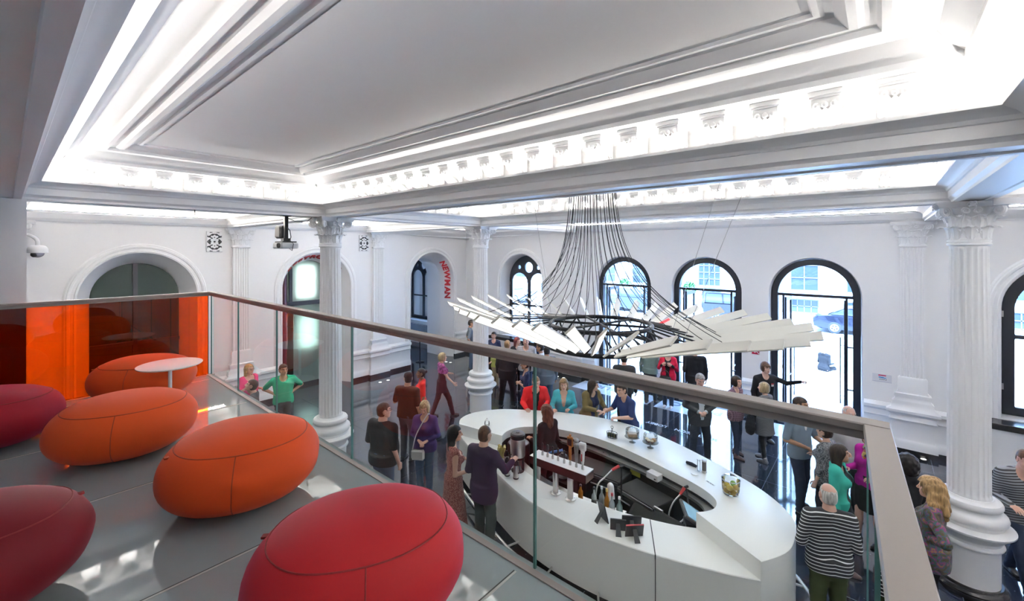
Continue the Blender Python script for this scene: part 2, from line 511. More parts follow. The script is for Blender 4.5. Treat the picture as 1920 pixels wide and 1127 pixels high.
# --- left wall and what lies behind its three arches
ARCH = dict(big=(2.11,1.10), rest=(6.36,1.08), newman=(10.9,1.07))
mb = MB()
arch_wall(mb, LW, YB, YF+.9, 0, 5.7, [(c, r, SPRING, 0) for c, r in ARCH.values()])
for c, r in ARCH.values():
    reveal(mb, LW, c, SPRING, 0, [(r, 0), (r-.012, .03), (.86, .5), (.84, .6)])
wl = mb.obj('wall_left', M_PLASTER, smooth=40); wl['kind'] = 'structure'
for c, r in ARCH.values(): archivolt('archivolt', LW, c, r, SPRING, 1.0, wl)
mb = MB(); reveal(mb, LW, 10.9, SPRING, 0, [(.84,.6),(.84,1.4)]); reveal(mb, LW, 6.36, SPRING, 0, [(.84,.6),(.84,.72)])
for cc, dd in ((10.9,1.4),(6.36,.72)): arch_wall(mb, LW, cc-2.4 if cc < 9 else cc-1.9, cc+1.45 if cc < 9 else YF+.9, 0, 5.0, [(cc, .84, SPRING, 0)], d=dd)
o = mb.obj('passage_lining', M_PLASTER, smooth=40); o['kind'] = 'structure'

# big arch: dark green glazed screen
M_DARKGLASS = mat('dark_green_glass', (.022,.034,.030), .06, 0, .6)
win = structure('window_1')
P_ = arc_path(2.11, .84, SPRING, .0)
MB().add([LW(u, z, .56) for u, z in P_], [tuple(range(len(P_)))]).obj('dark_pane', M_DARKGLASS, win)
MB().box(XL-.56, XL-.50, 2.03, 2.12, 0, 4.04).box(XL-.56, XL-.50, 1.27, 2.95, 2.05, 2.13).obj('mullion', M_FRAME, win)

o = MB().add([(XL-.66,YB,0),(XL-.66,4.2,0),(XL-.66,4.2,5.7),(XL-.66,YB,5.7)],[(0,1,2,3)]).obj('wall_light_stop', M_DARKGLASS); o['kind'] = 'structure'  # added unseen sheet, stops outside light leaking in round the dark pane
# middle arch: lobby to the restrooms with a frosted, back-lit window
M_GREY = mat('warm_grey_wall', (.42,.38,.36), .7)
room = MB()
room.add([(XL-.73,4.0,0),(XL-3.1,4.0,0),(XL-3.1,4.0,5),(XL-.73,4.0,5)],[(0,1,2,3)])
room.add([(XL-3.1,4.0,0),(XL-3.1,7.82,0),(XL-3.1,7.82,5),(XL-3.1,4.0,5)],[(0,1,2,3)])
room.add([(XL-3.1,7.82,0),(XL-.73,7.82,0),(XL-.73,7.82,5),(XL-3.1,7.82,5)],[(0,1,2,3)])
room.add([(XL-3.1,4.0,5),(XL-.73,4.0,5),(XL-.73,7.82,5),(XL-3.1,7.82,5)],[(0,1,2,3)])
room.obj('wall_restroom_lobby', M_GREY)['kind'] = 'structure'
win = structure('window_2')
M_FROST = mat('frosted_green_glass', (.62,.80,.74), .85, 0, .4, trans=.75, ior=1.2)
P_ = [p for p in arc_path(6.36, .83, SPRING, 2.72)]
MB().add([LW(u, z, .78) for u, z in P_], [tuple(range(len(P_)))]).obj('frosted_pane', M_FROST, win)
MB().box(XL-.83, XL-.74, 5.80, 5.89, 2.72, 3.83).box(XL-.84, XL-.73, 5.5, 7.2, 2.60, 2.74).obj('mullion', M_FRAME, win)
MB().box(XL-.82, XL-.80, 5.95, 6.95, .1, 2.6).obj('frosted_pane', M_FROST, win)
M_LAMP = mat('lamp_white', (.9,.9,.9), .5, emit=(.88,1,.97), emit_s=.75)
for yy, zz in ((6.68, 3.3), (6.7, 1.6)):
    t = thing('wall_light', 'bright strip light glowing behind the frosted glass of the middle arch' if zz > 3 else 'lower strip light glowing behind the frosted panel of the middle arch', 'light', (XL-1.5, yy, zz))
    MB().box(-.05, 0, -.30, .30, -.55, .55).obj('housing', M_WHITE, t)
    MB().box(0, .02, -.28, .28, -.53, .53).obj('diffuser', M_LAMP, t)
    MB().box(-.055, -.04, -.05, .05, -.05, .05).obj('wall_plate', M_STEEL, t)
    MB().tube([(-.05,0,0),(-1.6,0,0)], .015, 8).obj('bracket', M_STEEL, t)
M_MAROON = mat('maroon_lacquer', (.075,.018,.03), .18)
MB().lathe([(.11,0),(.11,3.9)], 24, (XL-.66-.1+.0, 5.62)).obj('column', M_MAROON, smooth=40)['kind'] = 'structure'

# Newman passage
pas = MB()
pas.add([(-19.4,9.0,0),(XL-1.4,9.0,0),(XL-1.4,9.0,5),(-19.4,9.0,5)],[(0,1,2,3)])
pas.add([(-19.4,9.0,0),(-19.4,YF,0),(-19.4,YF,5),(-19.4,9.0,5)],[(0,1,2,3)])
pas.add([(-19.4,9.0,5),(XL-1.4,9.0,5),(XL-1.4,YF+.1,5),(-19.4,YF+.1,5)],[(0,1,2,3)])
pas.obj('wall_passage', M_PLASTER)['kind'] = 'structure'

# --- street wall
DOORS = (-6.25, -3.765, -1.27)
WINS = {'a': (-10.4,1.02,3.2,1.05), 'b': (2.72,.95,3.22,1.06), 'z': (-16.9,.98,3.15,1.05)}
mb = MB()
ops = [(c, .935, 3.24, 0) for c in DOORS] + list(WINS.values())
arch_wall(mb, FW, -19.5, XR+.2, 0, 5.7, ops)
for c in DOORS: reveal(mb, FW, c, 3.24, 0, [(.965,-.0),(.945,.02),(.93,.06),(.905,.16),(.905,.5)])
for c, r, s, sl in WINS.values(): reveal(mb, FW, c, s, sl, [(r,0),(r-.02,.03),(r-.05,.45),(r-.05,.75)])
wf = mb.obj('wall_front', M_PLASTER, smooth=40); wf['kind'] = 'structure'
for k in 'ab':
    c, r, s, sl = WINS[k]; archivolt('archivolt', FW, c, r, s, 1.05, wf)

# remaining walls
def plain(name, pts, m=M_PLASTER):
    o = MB().add(pts, [tuple(range(len(pts)))]).obj(name, m); o['kind'] = 'structure'; return o
plain('wall_right', [(XR,YB,0),(XR,YF,0),(XR,YF,5.7),(XR,YB,5.7)])
plain('wall_back', [(XL,YB,0),(XR,YB,0),(XR,YB,5.7),(XL,YB,5.7)])
pier = MB().box(-8.35, -7.85, YB, .17, 0, ZS).obj('wall_pier', M_PLASTER); pier['kind'] = 'structure'
o = MB().box(-7.849, -7.84, YB, .165, 0, 3.66).obj('wall_pier_lower', mat('dark_pier_face', (.10,.085,.08), .5)); o['kind'] = 'structure'  # thin sheet that makes the lower pier face dark
plain('ceiling_rear', [(XL,YB,ZS+.005),(XR,YB,ZS+.005),(XR,-.05,ZS+.005),(XL,-.05,ZS+.005)], M_CEIL)
plain('ceiling_slab', [(-19.6,YB,5.75),(XR+.3,YB,5.75),(XR+.3,YF+.8,5.75),(-19.6,YF+.8,5.75)], M_CEIL)

# --- dado, base mouldings and plinths
DADO = [(0,.11),(.085,.11),(.085,.24),(.07,.27),(.055,.30),(.045,.33),(.045,.66),(.06,.69),(.08,.71),(.06,.74),(.06,.82),(.085,.85),(.115,.87),(.115,.93),(.03,.99),(0,.99)]
def run(name, F, spans, prof, m, parent=None):
    mb = MB()
    for a, b in spans:
        rings = [[F(a, z, -d) for d, z in prof], [F(b, z, -d) for d, z in prof]]
        mb.loft(rings, closed=False)
        for q in rings: mb.add(q, [tuple(range(len(q)))])
    return mb.obj(name, m, parent, smooth=35)
spL = [(YB,.99),(3.23,5.26),(7.46,9.81),(11.99,YF)]
spF = [(XL,-11.64),(-9.16,-7.21),(-5.29,-4.725),(-2.805,-2.23),(-.31,1.56),(3.9,XR)]
t1 = run('trim_1', LW, spL, DADO, M_TRIM); t1['kind'] = 'structure'
t2 = run('trim_2', FW, spF, DADO, M_TRIM); t2['kind'] = 'structure'
run('baseboard_left', LW, spL, [(0,0),(.07,0),(.07,.11),(0,.11)], M_BLACKBASE)['kind'] = 'structure'
run('baseboard_front', FW, spF, [(0,0),(.07,0),(.07,.11),(0,.11)], M_BLACKBASE)['kind'] = 'structure'
# wall cornice under the coves
CORN = [(0,4.82),(.03,4.83),(.05,4.87),(.05,4.90),(.10,4.93),(.13,4.97),(.13,5.0)]

# --- Corinthian capital
def leaf(mb, ang, r0, z0, h, wd, out, m=0, nu=7, nv=9):
    ca_, sa_ = math.cos(ang), math.sin(ang); V = []
    for j in range(nv):
        v = j/(nv-1)
        rr = r0 + out*(v**2.2) + (.02 if v > .85 else 0)
        zz = z0 + h*math.sin(min(v, .86)/.86*PI/2*.98) - (h*.9*max(0, v-.86))
        ww = wd*(.62+.55*math.sin(PI*min(v*1.02, 1))*1.0)*(1 if v < .8 else (1-v)/.2*.75+.25)
        ww *= 1 + .17*math.sin(v*PI*7)
        for i in range(nu):
            u = -1+2*i/(nu-1)
            q = rr + .018*(1-u*u) - .020*abs(u)**1.5 + .006*math.cos(u*PI*3)
            t = u*ww
            V.append((q*ca_-t*sa_, q*sa_+t*ca_, zz-.012*abs(u)))
    F = [(j*nu+i, j*nu+i+1, (j+1)*nu+i+1, (j+1)*nu+i) for j in range(nv-1) for i in range(nu-1)]
    mb.add(V, F, m)
def spiral(mb, ang, cr, cz, R, tilt=0, turns=1.6, r=.022, flip=1, stem=None):
    ca_, sa_ = math.cos(ang), math.sin(ang); pts = []
    if stem: pts += [(q*ca_, q*sa_, z) for q, z in stem]
    n = 22
    for i in range(n+1):
        a = 2*PI*turns*i/n; rad = R*(1-.72*i/n)
        x = cr + rad*math.sin(a)*flip*1.0; z = cz + rad*math.cos(a)
        pts.append((x*ca_, x*sa_, z))
    mb.tube(pts, [r]*(len(pts)-n)+[r*(1-.4*i/n) for i in range(n)], 7)
    mb.ball((cr*ca_, cr*sa_, cz), R*.34, 8, 6)
def capital_mesh():
    mb = MB()
    mb.lathe([(.182,0),(.205,.005),(.205,.03),(.185,.04),(.178,.06),(.182,.2),(.20,.36),(.235,.45)], 28)
    for k in range(8): leaf(mb, 2*PI*k/8, .182, .045, .17, .066, .085)
    for k in range(8): leaf(mb, 2*PI*(k+.5)/8, .185, .12, .235, .066, .105)
    for k in range(8):
        a = 2*PI*(k+.5)/8
    for k in range(4):
        a = PI/4+k*PI/2
        spiral(mb, a, .335, .395, .062, stem=[(.2,.22),(.23,.33),(.285,.435)], r=.024)
        leaf(mb, a, .215, .22, .15, .05, .10)
        b = k*PI/2
        for s in (-1, 1):
            # small inner helices left and right of each face
            ca_, sa_ = math.cos(b), math.sin(b); pts = []
            pts.append((.205*ca_-s*.085*sa_, .205*sa_+s*.085*ca_, .26))
            for i in range(15):
                q = 2*PI*1.3*i/14; rad = .04*(1-.7*i/14)
                t = s*(.05+rad*math.sin(q)); z = .40+rad*math.cos(q)
                pts.append((.262*ca_-t*sa_, .262*sa_+t*ca_, z))
            mb.tube(pts, .014, 6)
        mb.ball((.31*math.cos(b), .31*math.sin(b), .475), (.045,.045,.042), 9, 6)
        for q in range(6):
            mb.ball((.335*math.cos(b)-.035*math.cos(q*PI/3)*math.sin(b), .335*math.sin(b)+.035*math.cos(q*PI/3)*math.cos(b), .475+.032*math.sin(q*PI/3)), .016, 6, 4)
    def aba(s):
        P = []
        for k in range(4):
            a = k*PI/2
            for i in range(9):
                t = -1+2*i/8; x = (.268+.052*t*t)*s; y = t*.318*s
                P.append((x*math.cos(a)-y*math.sin(a), x*math.sin(a)+y*math.cos(a)))
        return P
    mb.loft([[(*p, .445) for p in aba(.90)], [(*p, .455) for p in aba(.95)], [(*p, .478) for p in aba(.97)], [(*p, .488) for p in aba(1.02)], [(*p, .52) for p in aba(1.05)]], True, True)
    return mb.mesh('capital', M_TRIM, 42)
CAPITAL = capital_mesh()

def column(x, y):
    c = structure('column', (x, y, 0)); c['label'] = 'white fluted column with leafy capital'
    MB().lathe([(.36,0),(.36,.035),(.35,.05),(.36,.07),(.345,.095),(.32,.105),(.31,.125)], 40).obj('plinth', M_BLACKBASE, c, 40)
    MB().lathe([(.285,.125),(.285,.60),(.315,.605),(.325,.625),(.315,.65),(.295,.66),(.30,.69),(.32,.72),(.335,.73),(.35,.76),(.40,.80),(.42,.82),(.42,.84),(.345,.855),(.315,.86),
                (.315,.90),(.33,.905),(.352,.93),(.36,.965),(.35,1.0),(.325,1.02),(.30,1.025),(.283,1.05),(.285,1.075),(.30,1.085),(.312,1.11),(.31,1.14),(.295,1.165),(.26,1.17),(.235,1.18),(.225,1.2)], 48).obj('base', M_TRIM, c, 50)
    n = 20; k = 12; rings = []
    def sec(z, R, dep):
        out = []
        for i in range(n*k):
            ph = (i % k)/k; q = 0 if ph < .18 else math.sqrt(max(0, 1-((ph-.59)/.41)**2))
            out.append(((R-dep*q)*math.cos(2*PI*i/(n*k)), (R-dep*q)*math.sin(2*PI*i/(n*k)), z))
        return out
    for z, R, dep in ((1.2,.213,0),(1.235,.207,0),(1.26,.206,.017),(2.2,.203,.017),(3.3,.195,.016),(4.36,.183,.015),(4.385,.183,0),(4.41,.183,0)): rings.append(sec(z, R, dep))
    MB().loft(rings, True, True).obj('shaft', M_TRIM, c, 50)
    MB().lathe([(.183,4.41),(.205,4.42),(.21,4.435),(.20,4.452),(.185,4.46)], 32).obj('astragal', M_TRIM, c, 50)
    cp = link('capital', CAPITAL, c); cp.location = (0, 0, 4.455)
    return c
for x, y in ((XC[0],YC[1]),(XC[0],YC[2]),(XC[1],YC[2])): column(x, y)

# --- pilasters (F maps u, z, depth)
def pilaster(F, u, wide=.40):
    p = structure('pilaster'); p['label'] = 'white fluted pilaster against the wall'
    h = wide/2; nf = 6; sec = [(-h, 0), (-h, -.09)]
    for i in range(nf):
        a = -h+.025+i*(wide-.05)/nf; b = a+(wide-.05)/nf
        for t in (.1,.25,.5,.75,.9): sec.append((a+(b-a)*t, -.09+(.018 if .1 < t < .9 else .0)*(1 if t != .5 else 1.25)))
    sec += [(h, -.09), (h, 0)]
    MB().loft([[F(u+a, z, d) for a, d in sec] for z in (1.62, 4.44)], closed=False).obj('shaft', M_TRIM, p, 20)
    def blocks(name, prof, m, s=35):
        rings = [[F(u-hw, z, 0), F(u-hw, z, -o), F(u+hw, z, -o), F(u+hw, z, 0)] for hw, o, z in prof]
        mb = MB().loft(rings, closed=False); mb.add(rings[-1], [(0,1,2,3)]); mb.add(rings[0], [(0,1,2,3)])
        return mb.obj(name, m, p, s)
    blocks('base', [(.39,.20,.11),(.39,.20,.24),(.36,.175,.29),(.345,.16,.32),(.345,.16,.66),(.365,.175,.69),(.385,.195,.72),(.36,.175,.75),(.36,.175,.82),(.39,.2,.85),(.43,.235,.88),(.43,.235,.93),(.345,.19,.98),(.34,.17,1.02),
        (.33,.16,1.05),(.33,.16,1.10),(.30,.15,1.13),(.285,.14,1.16),(.285,.14,1.2),(.30,.15,1.23),(.295,.15,1.27),(.26,.12,1.29),(.235,.115,1.33),(.235,.115,1.6),(.21,.1,1.63)], M_TRIM)
    blocks('plinth', [(.39,.2,0),(.39,.2,.11)], M_BLACKBASE)
    blocks('neck', [(.2,.09,4.42),(.225,.115,4.44),(.225,.115,4.46),(.205,.095,4.48)], M_TRIM)
    cp = link('capital', CAPITAL, p)
    pos = F(u, 4.455, -.03); cp.location = pos
    nrm = Vector(F(0,0,-1))-Vector(F(0,0,0))
    cp.rotation_euler = (0, 0, math.atan2(nrm.y, nrm.x)); cp.scale = (.42, 1.08, 1)
    return p
for u in (.05, 4.2, 8.45): pilaster(LW, u)
for u in (-8.02, .5): pilaster(FW, u)

# --- coffered ceiling
MAIN = [(0,4.985),(.11,4.985),(.115,4.97),(.18,4.97),(.18,5.0),(.195,5.02),(.21,5.03),(.21,5.115),(.225,5.12),(.24,5.145),(.27,5.165),(.30,5.175),(.335,5.19),(.335,5.215),(.31,5.215),(.31,5.185),(.07,5.185),(.07,5.40),(.10,5.44),(.17,5.46),(.50,5.46),(.50,5.50),(.52,5.51),(.56,5.53),(.60,5.575),(.62,5.60),(.79,5.61),(.79,5.59),(.82,5.575),(.86,5.58),(.88,5.61),(.93,5.615),(.96,5.59),(1.0,5.585),(1.03,5.61),(1.06,5.65),(1.10,5.655),(1.12,5.645),(1.15,5.645),(1.16,5.665),(1.2,5.67)]
SIDE = [(0,4.985),(.11,4.985),(.115,4.97),(.18,4.97),(.18,5.0),(.21,5.03),(.21,5.115),(.24,5.145),(.30,5.175),(.335,5.19),(.335,5.215),(.31,5.215),(.31,5.185),(.07,5.185),(.07,5.42),(.17,5.46),(.44,5.47),(.46,5.50),(.52,5.54),(.55,5.60),(.9,5.62)]
WALL = [(0,4.80),(.02,4.83),(.05,4.86),(.05,4.92),(.09,4.95),(.13,4.97),(.18,5.0),(.21,5.03),(.21,5.115),(.24,5.145),(.30,5.175),(.335,5.19),(.335,5.215),(.31,5.215),(.31,5.185),(.10,5.185),(.10,5.42),(.17,5.46),(.44,5.47),(.46,5.50),(.52,5.54),(.55,5.60),(.9,5.62)]
M_COVE = mat('cove_light', (1,1,1), .5, emit=COVE_COLOR, emit_s=COVE_STRENGTH)
M_COVE2 = mat('side_cove_light', (1,1,1), .5, emit=(1.0,.945,.88), emit_s=SIDE_COVE)
M_COVE3 = mat('street_cove_light', (1,1,1), .5, emit=COVE_COLOR, emit_s=FRONT_COVE)

def bracket_mesh():
    mb = MB(); w = .082
    mb.box(-.10,.10,0,.285,-.03,0).box(-.092,.092,0,.27,-.045,-.03)
    prof = [(0,-.045),(.255,-.045),(.26,-.075),(.245,-.105),(.21,-.115),(.17,-.11),(.13,-.115),(.105,-.14),(.09,-.175),(.07,-.2),(.03,-.215),(0,-.215)]
    mb.loft([[(-w,y,z) for y,z in prof],[(w,y,z) for y,z in prof]], True, True)
    for s in (-1,1):
        for c, r in (((.215,-.085),.036),((.045,-.175),.034)):
            mb.lathe([(r,0),(r*.5,.004),(r*.5,.012)], 12, M=Matrix.Translation((s*w, c[0], c[1])) @ Matrix.Rotation(s*PI/2, 4, 'Y'))
    # acanthus leaf under the scroll
    nu, nv = 7, 9; V = []
    for j in range(nv):
        v = j/(nv-1); y = .05+.20*v; z = -.20+.10*min(1, v*1.35)-.035*math.sin(PI*v); ww = .085*(.55+.5*math.sin(PI*(.15+.8*v)))*(1+.2*math.sin(v*PI*8))
        for i in range(nu):
            u = -1+2*i/(nu-1); V.append((u*ww, y, z-.022*(1-u*u)+.010*math.cos(u*PI*3)))
    mb.add(V, [(j*nu+i, j*nu+i+1, (j+1)*nu+i+1, (j+1)*nu+i) for j in range(nv-1) for i in range(nu-1)])
    for s in (-1,0,1): mb.ball((s*.05,.262,-.095), (.02,.018,.022), 7, 5)
    return mb.mesh('bracket', M_TRIM, 40)
BRACKET = bracket_mesh()

tn = [2]
def coffer(x0, x1, y0, y1, profs, zc=5.665, brackets='', light=True):
    """profs: profile for the sides x0, x1, y0, y1"""
    tn[0] += 1
    t = structure('trim_%d' % tn[0])
    n = max(len(p) for p in profs)
    def at(p, i): return p[min(i, len(p)-1)]
    mb = MB(); rings = []
    L = min(len(p) for p in profs)
    for i in range(n):
        a, b, c, d = (at(p, i) for p in profs)
        rings.append([(x0+a[0], y0+c[0], max(a[1],c[1])), (x1-b[0], y0+c[0], max(b[1],c[1])), (x1-b[0], y1-d[0], max(b[1],d[1])), (x0+a[0], y1-d[0], max(a[1],d[1]))])
    mb.loft(rings, True, False); mb.obj('cornice', M_TRIM, t, 22)
    a, b, c, d = (p[-1] for p in profs)
    MB().add([(x0+a[0],y0+c[0],zc),(x1-b[0],y0+c[0],zc),(x1-b[0],y1-d[0],zc),(x0+a[0],y1-d[0],zc)], [(0,1,2,3)]).obj('ceiling_panel', M_CEIL, t)
    if light:
        o = .285; s = .016
        # wedge-shaped strips; only the face tilted up and inwards glows
        for (ax_, ay_), (bx_, by_), (nx_, ny_) in (((x0+.3,y0+o),(x1-.3,y0+o),(0,1)),((x1-.3,y1-o),(x0+.3,y1-o),(0,-1)),((x0+o,y1-.3),(x0+o,y0+.3),(1,0)),((x1-o,y0+.3),(x1-o,y1-.3),(-1,0))):
            V = []
            for px_, py_ in ((ax_, ay_), (bx_, by_)):
                for e, z in ((-.016,5.187),(.016,5.187),(.016,5.193),(-.016,5.222)): V.append((px_+nx_*e, py_+ny_*e, z))
            b = MB().add(V, [(0,1,5,4),(1,2,6,5),(3,0,4,7),(0,3,2,1),(4,5,6,7)], 0).add(V, [(2,3,7,6)], 1)
            b.obj('light_strip', [M_WHITE, M_COVE if brackets else (M_COVE2 if x1 <= XC[0] and y1 < YF else M_COVE3)], t)
    def row(ax, fixed, a, b, rz):
        k = int((b-a-.9)/.366); st = (b-a-(k-1)*.366)/2
        for i in range(k):
            u = a+st+i*.366
            o = link('bracket', BRACKET, t); o.location = (u, fixed, 5.46) if ax == 'x' else (fixed, u, 5.46); o.rotation_euler = (0,0,rz)
    if 'N' in brackets: row('x', y1-.10, x0, x1, PI)
    if 'S' in brackets: row('x', y0+.10, x0, x1, 0)
    if 'W' in brackets: row('y', x0+.10, y0, y1, -PI/2)
    if 'E' in brackets: row('y', x1-.10, y0, y1, PI/2)
    return t
coffer(XC[0], XC[1], YC[0], YC[1], [MAIN]*4, brackets='NSW')
coffer(XC[0], XC[1], YC[1], YC[2], [MAIN]*4, brackets='NWE')
for y0, y1 in ((YC[0],YC[1]),(YC[1],YC[2])): coffer(XL, XC[0], y0, y1, [WALL,SIDE,SIDE,SIDE], 5.62)
coffer(XL, XC[0], YC[2], YF, [WALL,SIDE,SIDE,WALL], 5.62)
coffer(XC[0], XC[1], YC[2], YF, [SIDE,SIDE,SIDE,WALL], 5.62)
coffer(XC[1], XR, YC[2], YF, [SIDE,WALL,SIDE,WALL], 5.62)
coffer(XC[1], XR, YC[0], YC[1], [SIDE,WALL,SIDE,SIDE], 5.62)
coffer(XC[1], XR, YC[1], YC[2], [SIDE,WALL,SIDE,SIDE], 5.62)

# --- doors
def open_door(n, c):
    d = structure('door_%d' % n)
    r0, r1, s = .90, .755, 3.24; y0, y1 = YF+.14, YF+.30
    ring = []
    for r, y in ((r0,y0),(r1,y0),(r1,y1),(r0,y1),(r0,y0)): ring.append([(u, y, z) for u, z in arc_path(c, r, s, 0, 36)])
    MB().loft(ring, closed=False).obj('door_frame', M_FRAME, d, 35)
    MB().box(c-r1, c+r1, y0+.03, y1-.03, 3.21, 3.275).obj('transom_bar', M_FRAME, d)
    P = arc_path(c, r1, s, 3.27, 36)
    MB().add([(u, y0+.08, z) for u, z in P], [tuple(range(len(P)))]).obj('fanlight_pane', M_WINDOW, d)
    for sg in (-1, 1):
        x = c+sg*.64
        MB().box(x-.022, x+.022, y0+.04, y1-.04, 0, 3.21).obj('jamb_post', M_FRAME, d)
        xs = sorted((c+sg*r1, x))
        MB().box(xs[0], xs[1], y0+.06, y0+.10, .02, .12).box(xs[0], xs[1], y0+.06, y0+.10, 1.05, 1.08).box(xs[0], xs[1], y0+.06, y0+.10, 2.05, 2.08).obj('sidelight_bar', M_FRAME, d)
        MB().add([(xs[0],y0+.08,.1),(xs[1],y0+.08,.1),(xs[1],y0+.08,3.2),(xs[0],y0+.08,3.2)], [(0,1,2,3)]).obj('sidelight_pane', M_WINDOW, d)
        # leaf swung open towards the street
        lf = bpy.data.objects.new('door_leaf', None); COL.objects.link(lf); lf.parent = d
        lf.location = (x-sg*.03, y1, 0); lf.rotation_euler = (0, 0, PI/2+sg*math.radians(4))
        MB().box(0,.05,-.022,.022,.02,3.16).box(.55,.60,-.022,.022,.02,3.16).box(.05,.55,-.022,.022,.02,.14).box(.05,.55,-.022,.022,3.06,3.16).box(.05,.55,-.015,.015,1.08,1.11).box(.05,.55,-.015,.015,2.1,2.13).obj('leaf_frame', M_FRAME, lf)
        MB().add([(.05,0,.14),(.55,0,.14),(.55,0,3.06),(.05,0,3.06)], [(0,1,2,3)]).obj('leaf_pane', M_WINDOW, lf)
        MB().tube([(.5,sg*.09,.55),(.5,sg*.09,2.2)], .014, 8).tube([(.5,0,.75),(.5,sg*.09,.75)], .009, 6).tube([(.5,0,2.0),(.5,sg*.09,2.0)], .009, 6).obj('pull_handle', M_BLACK, lf)
    MB().box(c-r1, c+r1, YF+.1, YF+.42, 0, .012).obj('threshold', M_STEEL_D, d)
    light_portal('door_daylight_portal', (c, YF+.5, 1.95), 1.5, 3.9, (PI/2, 0, 0))
for i, c in enumerate(DOORS): open_door(i+1, c)

# --- tracery windows (pierced frames)
def tracery(n, c, r, s, sill, y, cas):
    d = structure('window_%d' % n)
    top = s+r
    S = SDF((c-r-.06, y-.08, sill-.06), (c+r+.06, y+.08, top+.06), .022)
    X, Y, Z = S.grid(); U = X-c
    def arch2(rr, u0=0, sp=s, bot=sill):
        a = np.sqrt((U-u0)**2+(np.maximum(Z-sp, 0))**2)-rr
        return np.maximum(a, bot-Z)
    solid = arch2(r)
    holes = []
    if cas == 'lancet':
        w_ = (r-.10-.055)/2; cc = .055+w_; sp = s-.12
        for sg in (-1,1): holes += [np.maximum(arch2(w_, sg*cc, sp, s-.95), 0*Z), np.maximum(np.abs(U-sg*cc)-w_, np.maximum(Z-(s-1.01), sill+.14-Z))]
        holes.append(np.sqrt(U**2+(Z-(s+.50))**2)-.20)
        for sg in (-1,1): holes.append(np.sqrt((U-sg*.46)**2+(Z-(s+.50))**2)-.075)
    else:
        w_ = r-.19
        holes = [arch2(w_, 0, s-.05, s-.55), np.maximum(np.abs(U+w_/2+.02)-w_/2+.02, np.maximum(Z-(s-.63), sill+.17-Z)), np.maximum(np.abs(U-w_/2-.02)-w_/2+.02, np.maximum(Z-(s-.63), sill+.17-Z))]
    for hh in holes: solid = np.maximum(solid, -hh)
    S.f = np.maximum(solid+0*Y, np.abs(Y-y)-.05+0*X+0*Z).astype(np.float32)
    V, F = S.mesh()
    link('window_frame', raw_mesh('window_frame', V, F, M_FRAME, smooth=40), d)
    P = arc_path(c, r-.03, s, sill+.03, 24)
    MB().add([(u, y, z) for u, z in P], [tuple(range(len(P)))]).obj('pane', M_WINDOW, d)
    for k in (-1,1):
        MB().box(c+k*(r-.02)-.015, c+k*(r-.02)+.015, y-.075, y-.05, sill+.5, sill+.62).box(c+k*(r-.02)-.015, c+k*(r-.02)+.015, y-.075, y-.05, s-.2, s-.08).obj('hinge', M_STEEL, d)
    light_portal('window_daylight_portal', (c, y+.2, (sill+top)/2), 2*r, top-sill, (PI/2, 0, 0))
tracery(3, WINS['a'][0], .965, 3.2, 1.05, YF+.50, 'lancet')
tracery(4, WINS['b'][0], .895, 3.22, 1.06, YF+.40, 'pair')
tracery(5, WINS['z'][0], .925, 3.15, 1.05, YF+.50, 'lancet')

# black stone counters under the windows
for nm, x0, x1, lab in (('a', -11.72, -9.08, 'black window counter with white cupboards under the twin-arched window'), ('b', 1.55, 3.9, 'black window counter with white cupboard doors behind the right column')):
    t = thing('window_counter', lab, 'counter', ((x0+x1)/2, YF-.2, 0)); h = (x1-x0)/2
    MB().bbox(-h, h, -.2, .19, .93, 1.045, .008).obj('countertop', M_BLACKBASE, t)
    MB().box(-h+.03, h-.03, -.14, .18, .12, .93).obj('cabinet_body', M_WHITE, t)
    k = 4
    for i in range(k):
        a = -h+.04+i*(2*h-.08)/k; MB().bbox(a+.004, a+(2*h-.08)/k-.004, -.16, -.141, .13, .92, .003).obj('door', M_WHITE, t)
    MB().box(-h+.05, h-.05, -.10, .18, 0, .12).obj('kickplate', M_BLACKBASE, t)
MB().box(-17.9, -15.9, YF-.13, YF-.02, .2, .9).obj('radiator_cover', mat('radiator_grey', (.35,.4,.48), .5)); bpy.data.objects['radiator_cover']['label'] = 'grey slotted radiator cover under the window beyond the NEWMAN arch'; bpy.data.objects['radiator_cover']['category'] = 'radiator'

# --- wall lettering
def on_arch(letter, c, s_arc, r0, r1, dep, frac, size):
    """one letter on a splayed reveal; s_arc: angle from the crown in rad, beyond 90 deg runs down the jamb"""
    r = r0+(r1-r0)*frac; d = dep*frac
    if s_arc <= PI/2:
        pos = LW(c+r*math.sin(s_arc), SPRING+r*math.cos(s_arc), d); tan = Vector((0, math.cos(s_arc), -math.sin(s_arc))); rad = Vector((0, math.sin(s_arc), math.cos(s_arc)))
    else:
        pos = LW(c+r, SPRING-(s_arc-PI/2)*r, d); tan = Vector((0,0,-1)); rad = Vector((0,1,0))
    up = (Vector((1,0,0))*dep + rad*(r0-r1)).normalized(); nrm = tan.cross(up).normalized()
    return Matrix(((tan.x,up.x,nrm.x,pos[0]+nrm.x*.012),(tan.y,up.y,nrm.y,pos[1]+nrm.y*.012),(tan.z,up.z,nrm.z,pos[2]+nrm.z*.012),(0,0,0,1)))
def arch_sign(word, c, angs, size, label):
    t = thing('wall_lettering', label, 'sign', LW(c, SPRING, 0))
    for ch, a in zip(word, angs):
        o = text_mesh('letter', ch, size, M_RED, .012, size*.035, t)
        o.matrix_basis = Matrix.Translation(-t.location) @ on_arch(ch, c, a, 1.07, .86, .5, .5, size)
arch_sign('NEWMAN', 10.9, [math.radians(q) for q in (50,63.5,80,100,117,131)], .34, 'red capitals NEWMAN following the curve of the right-hand arch')
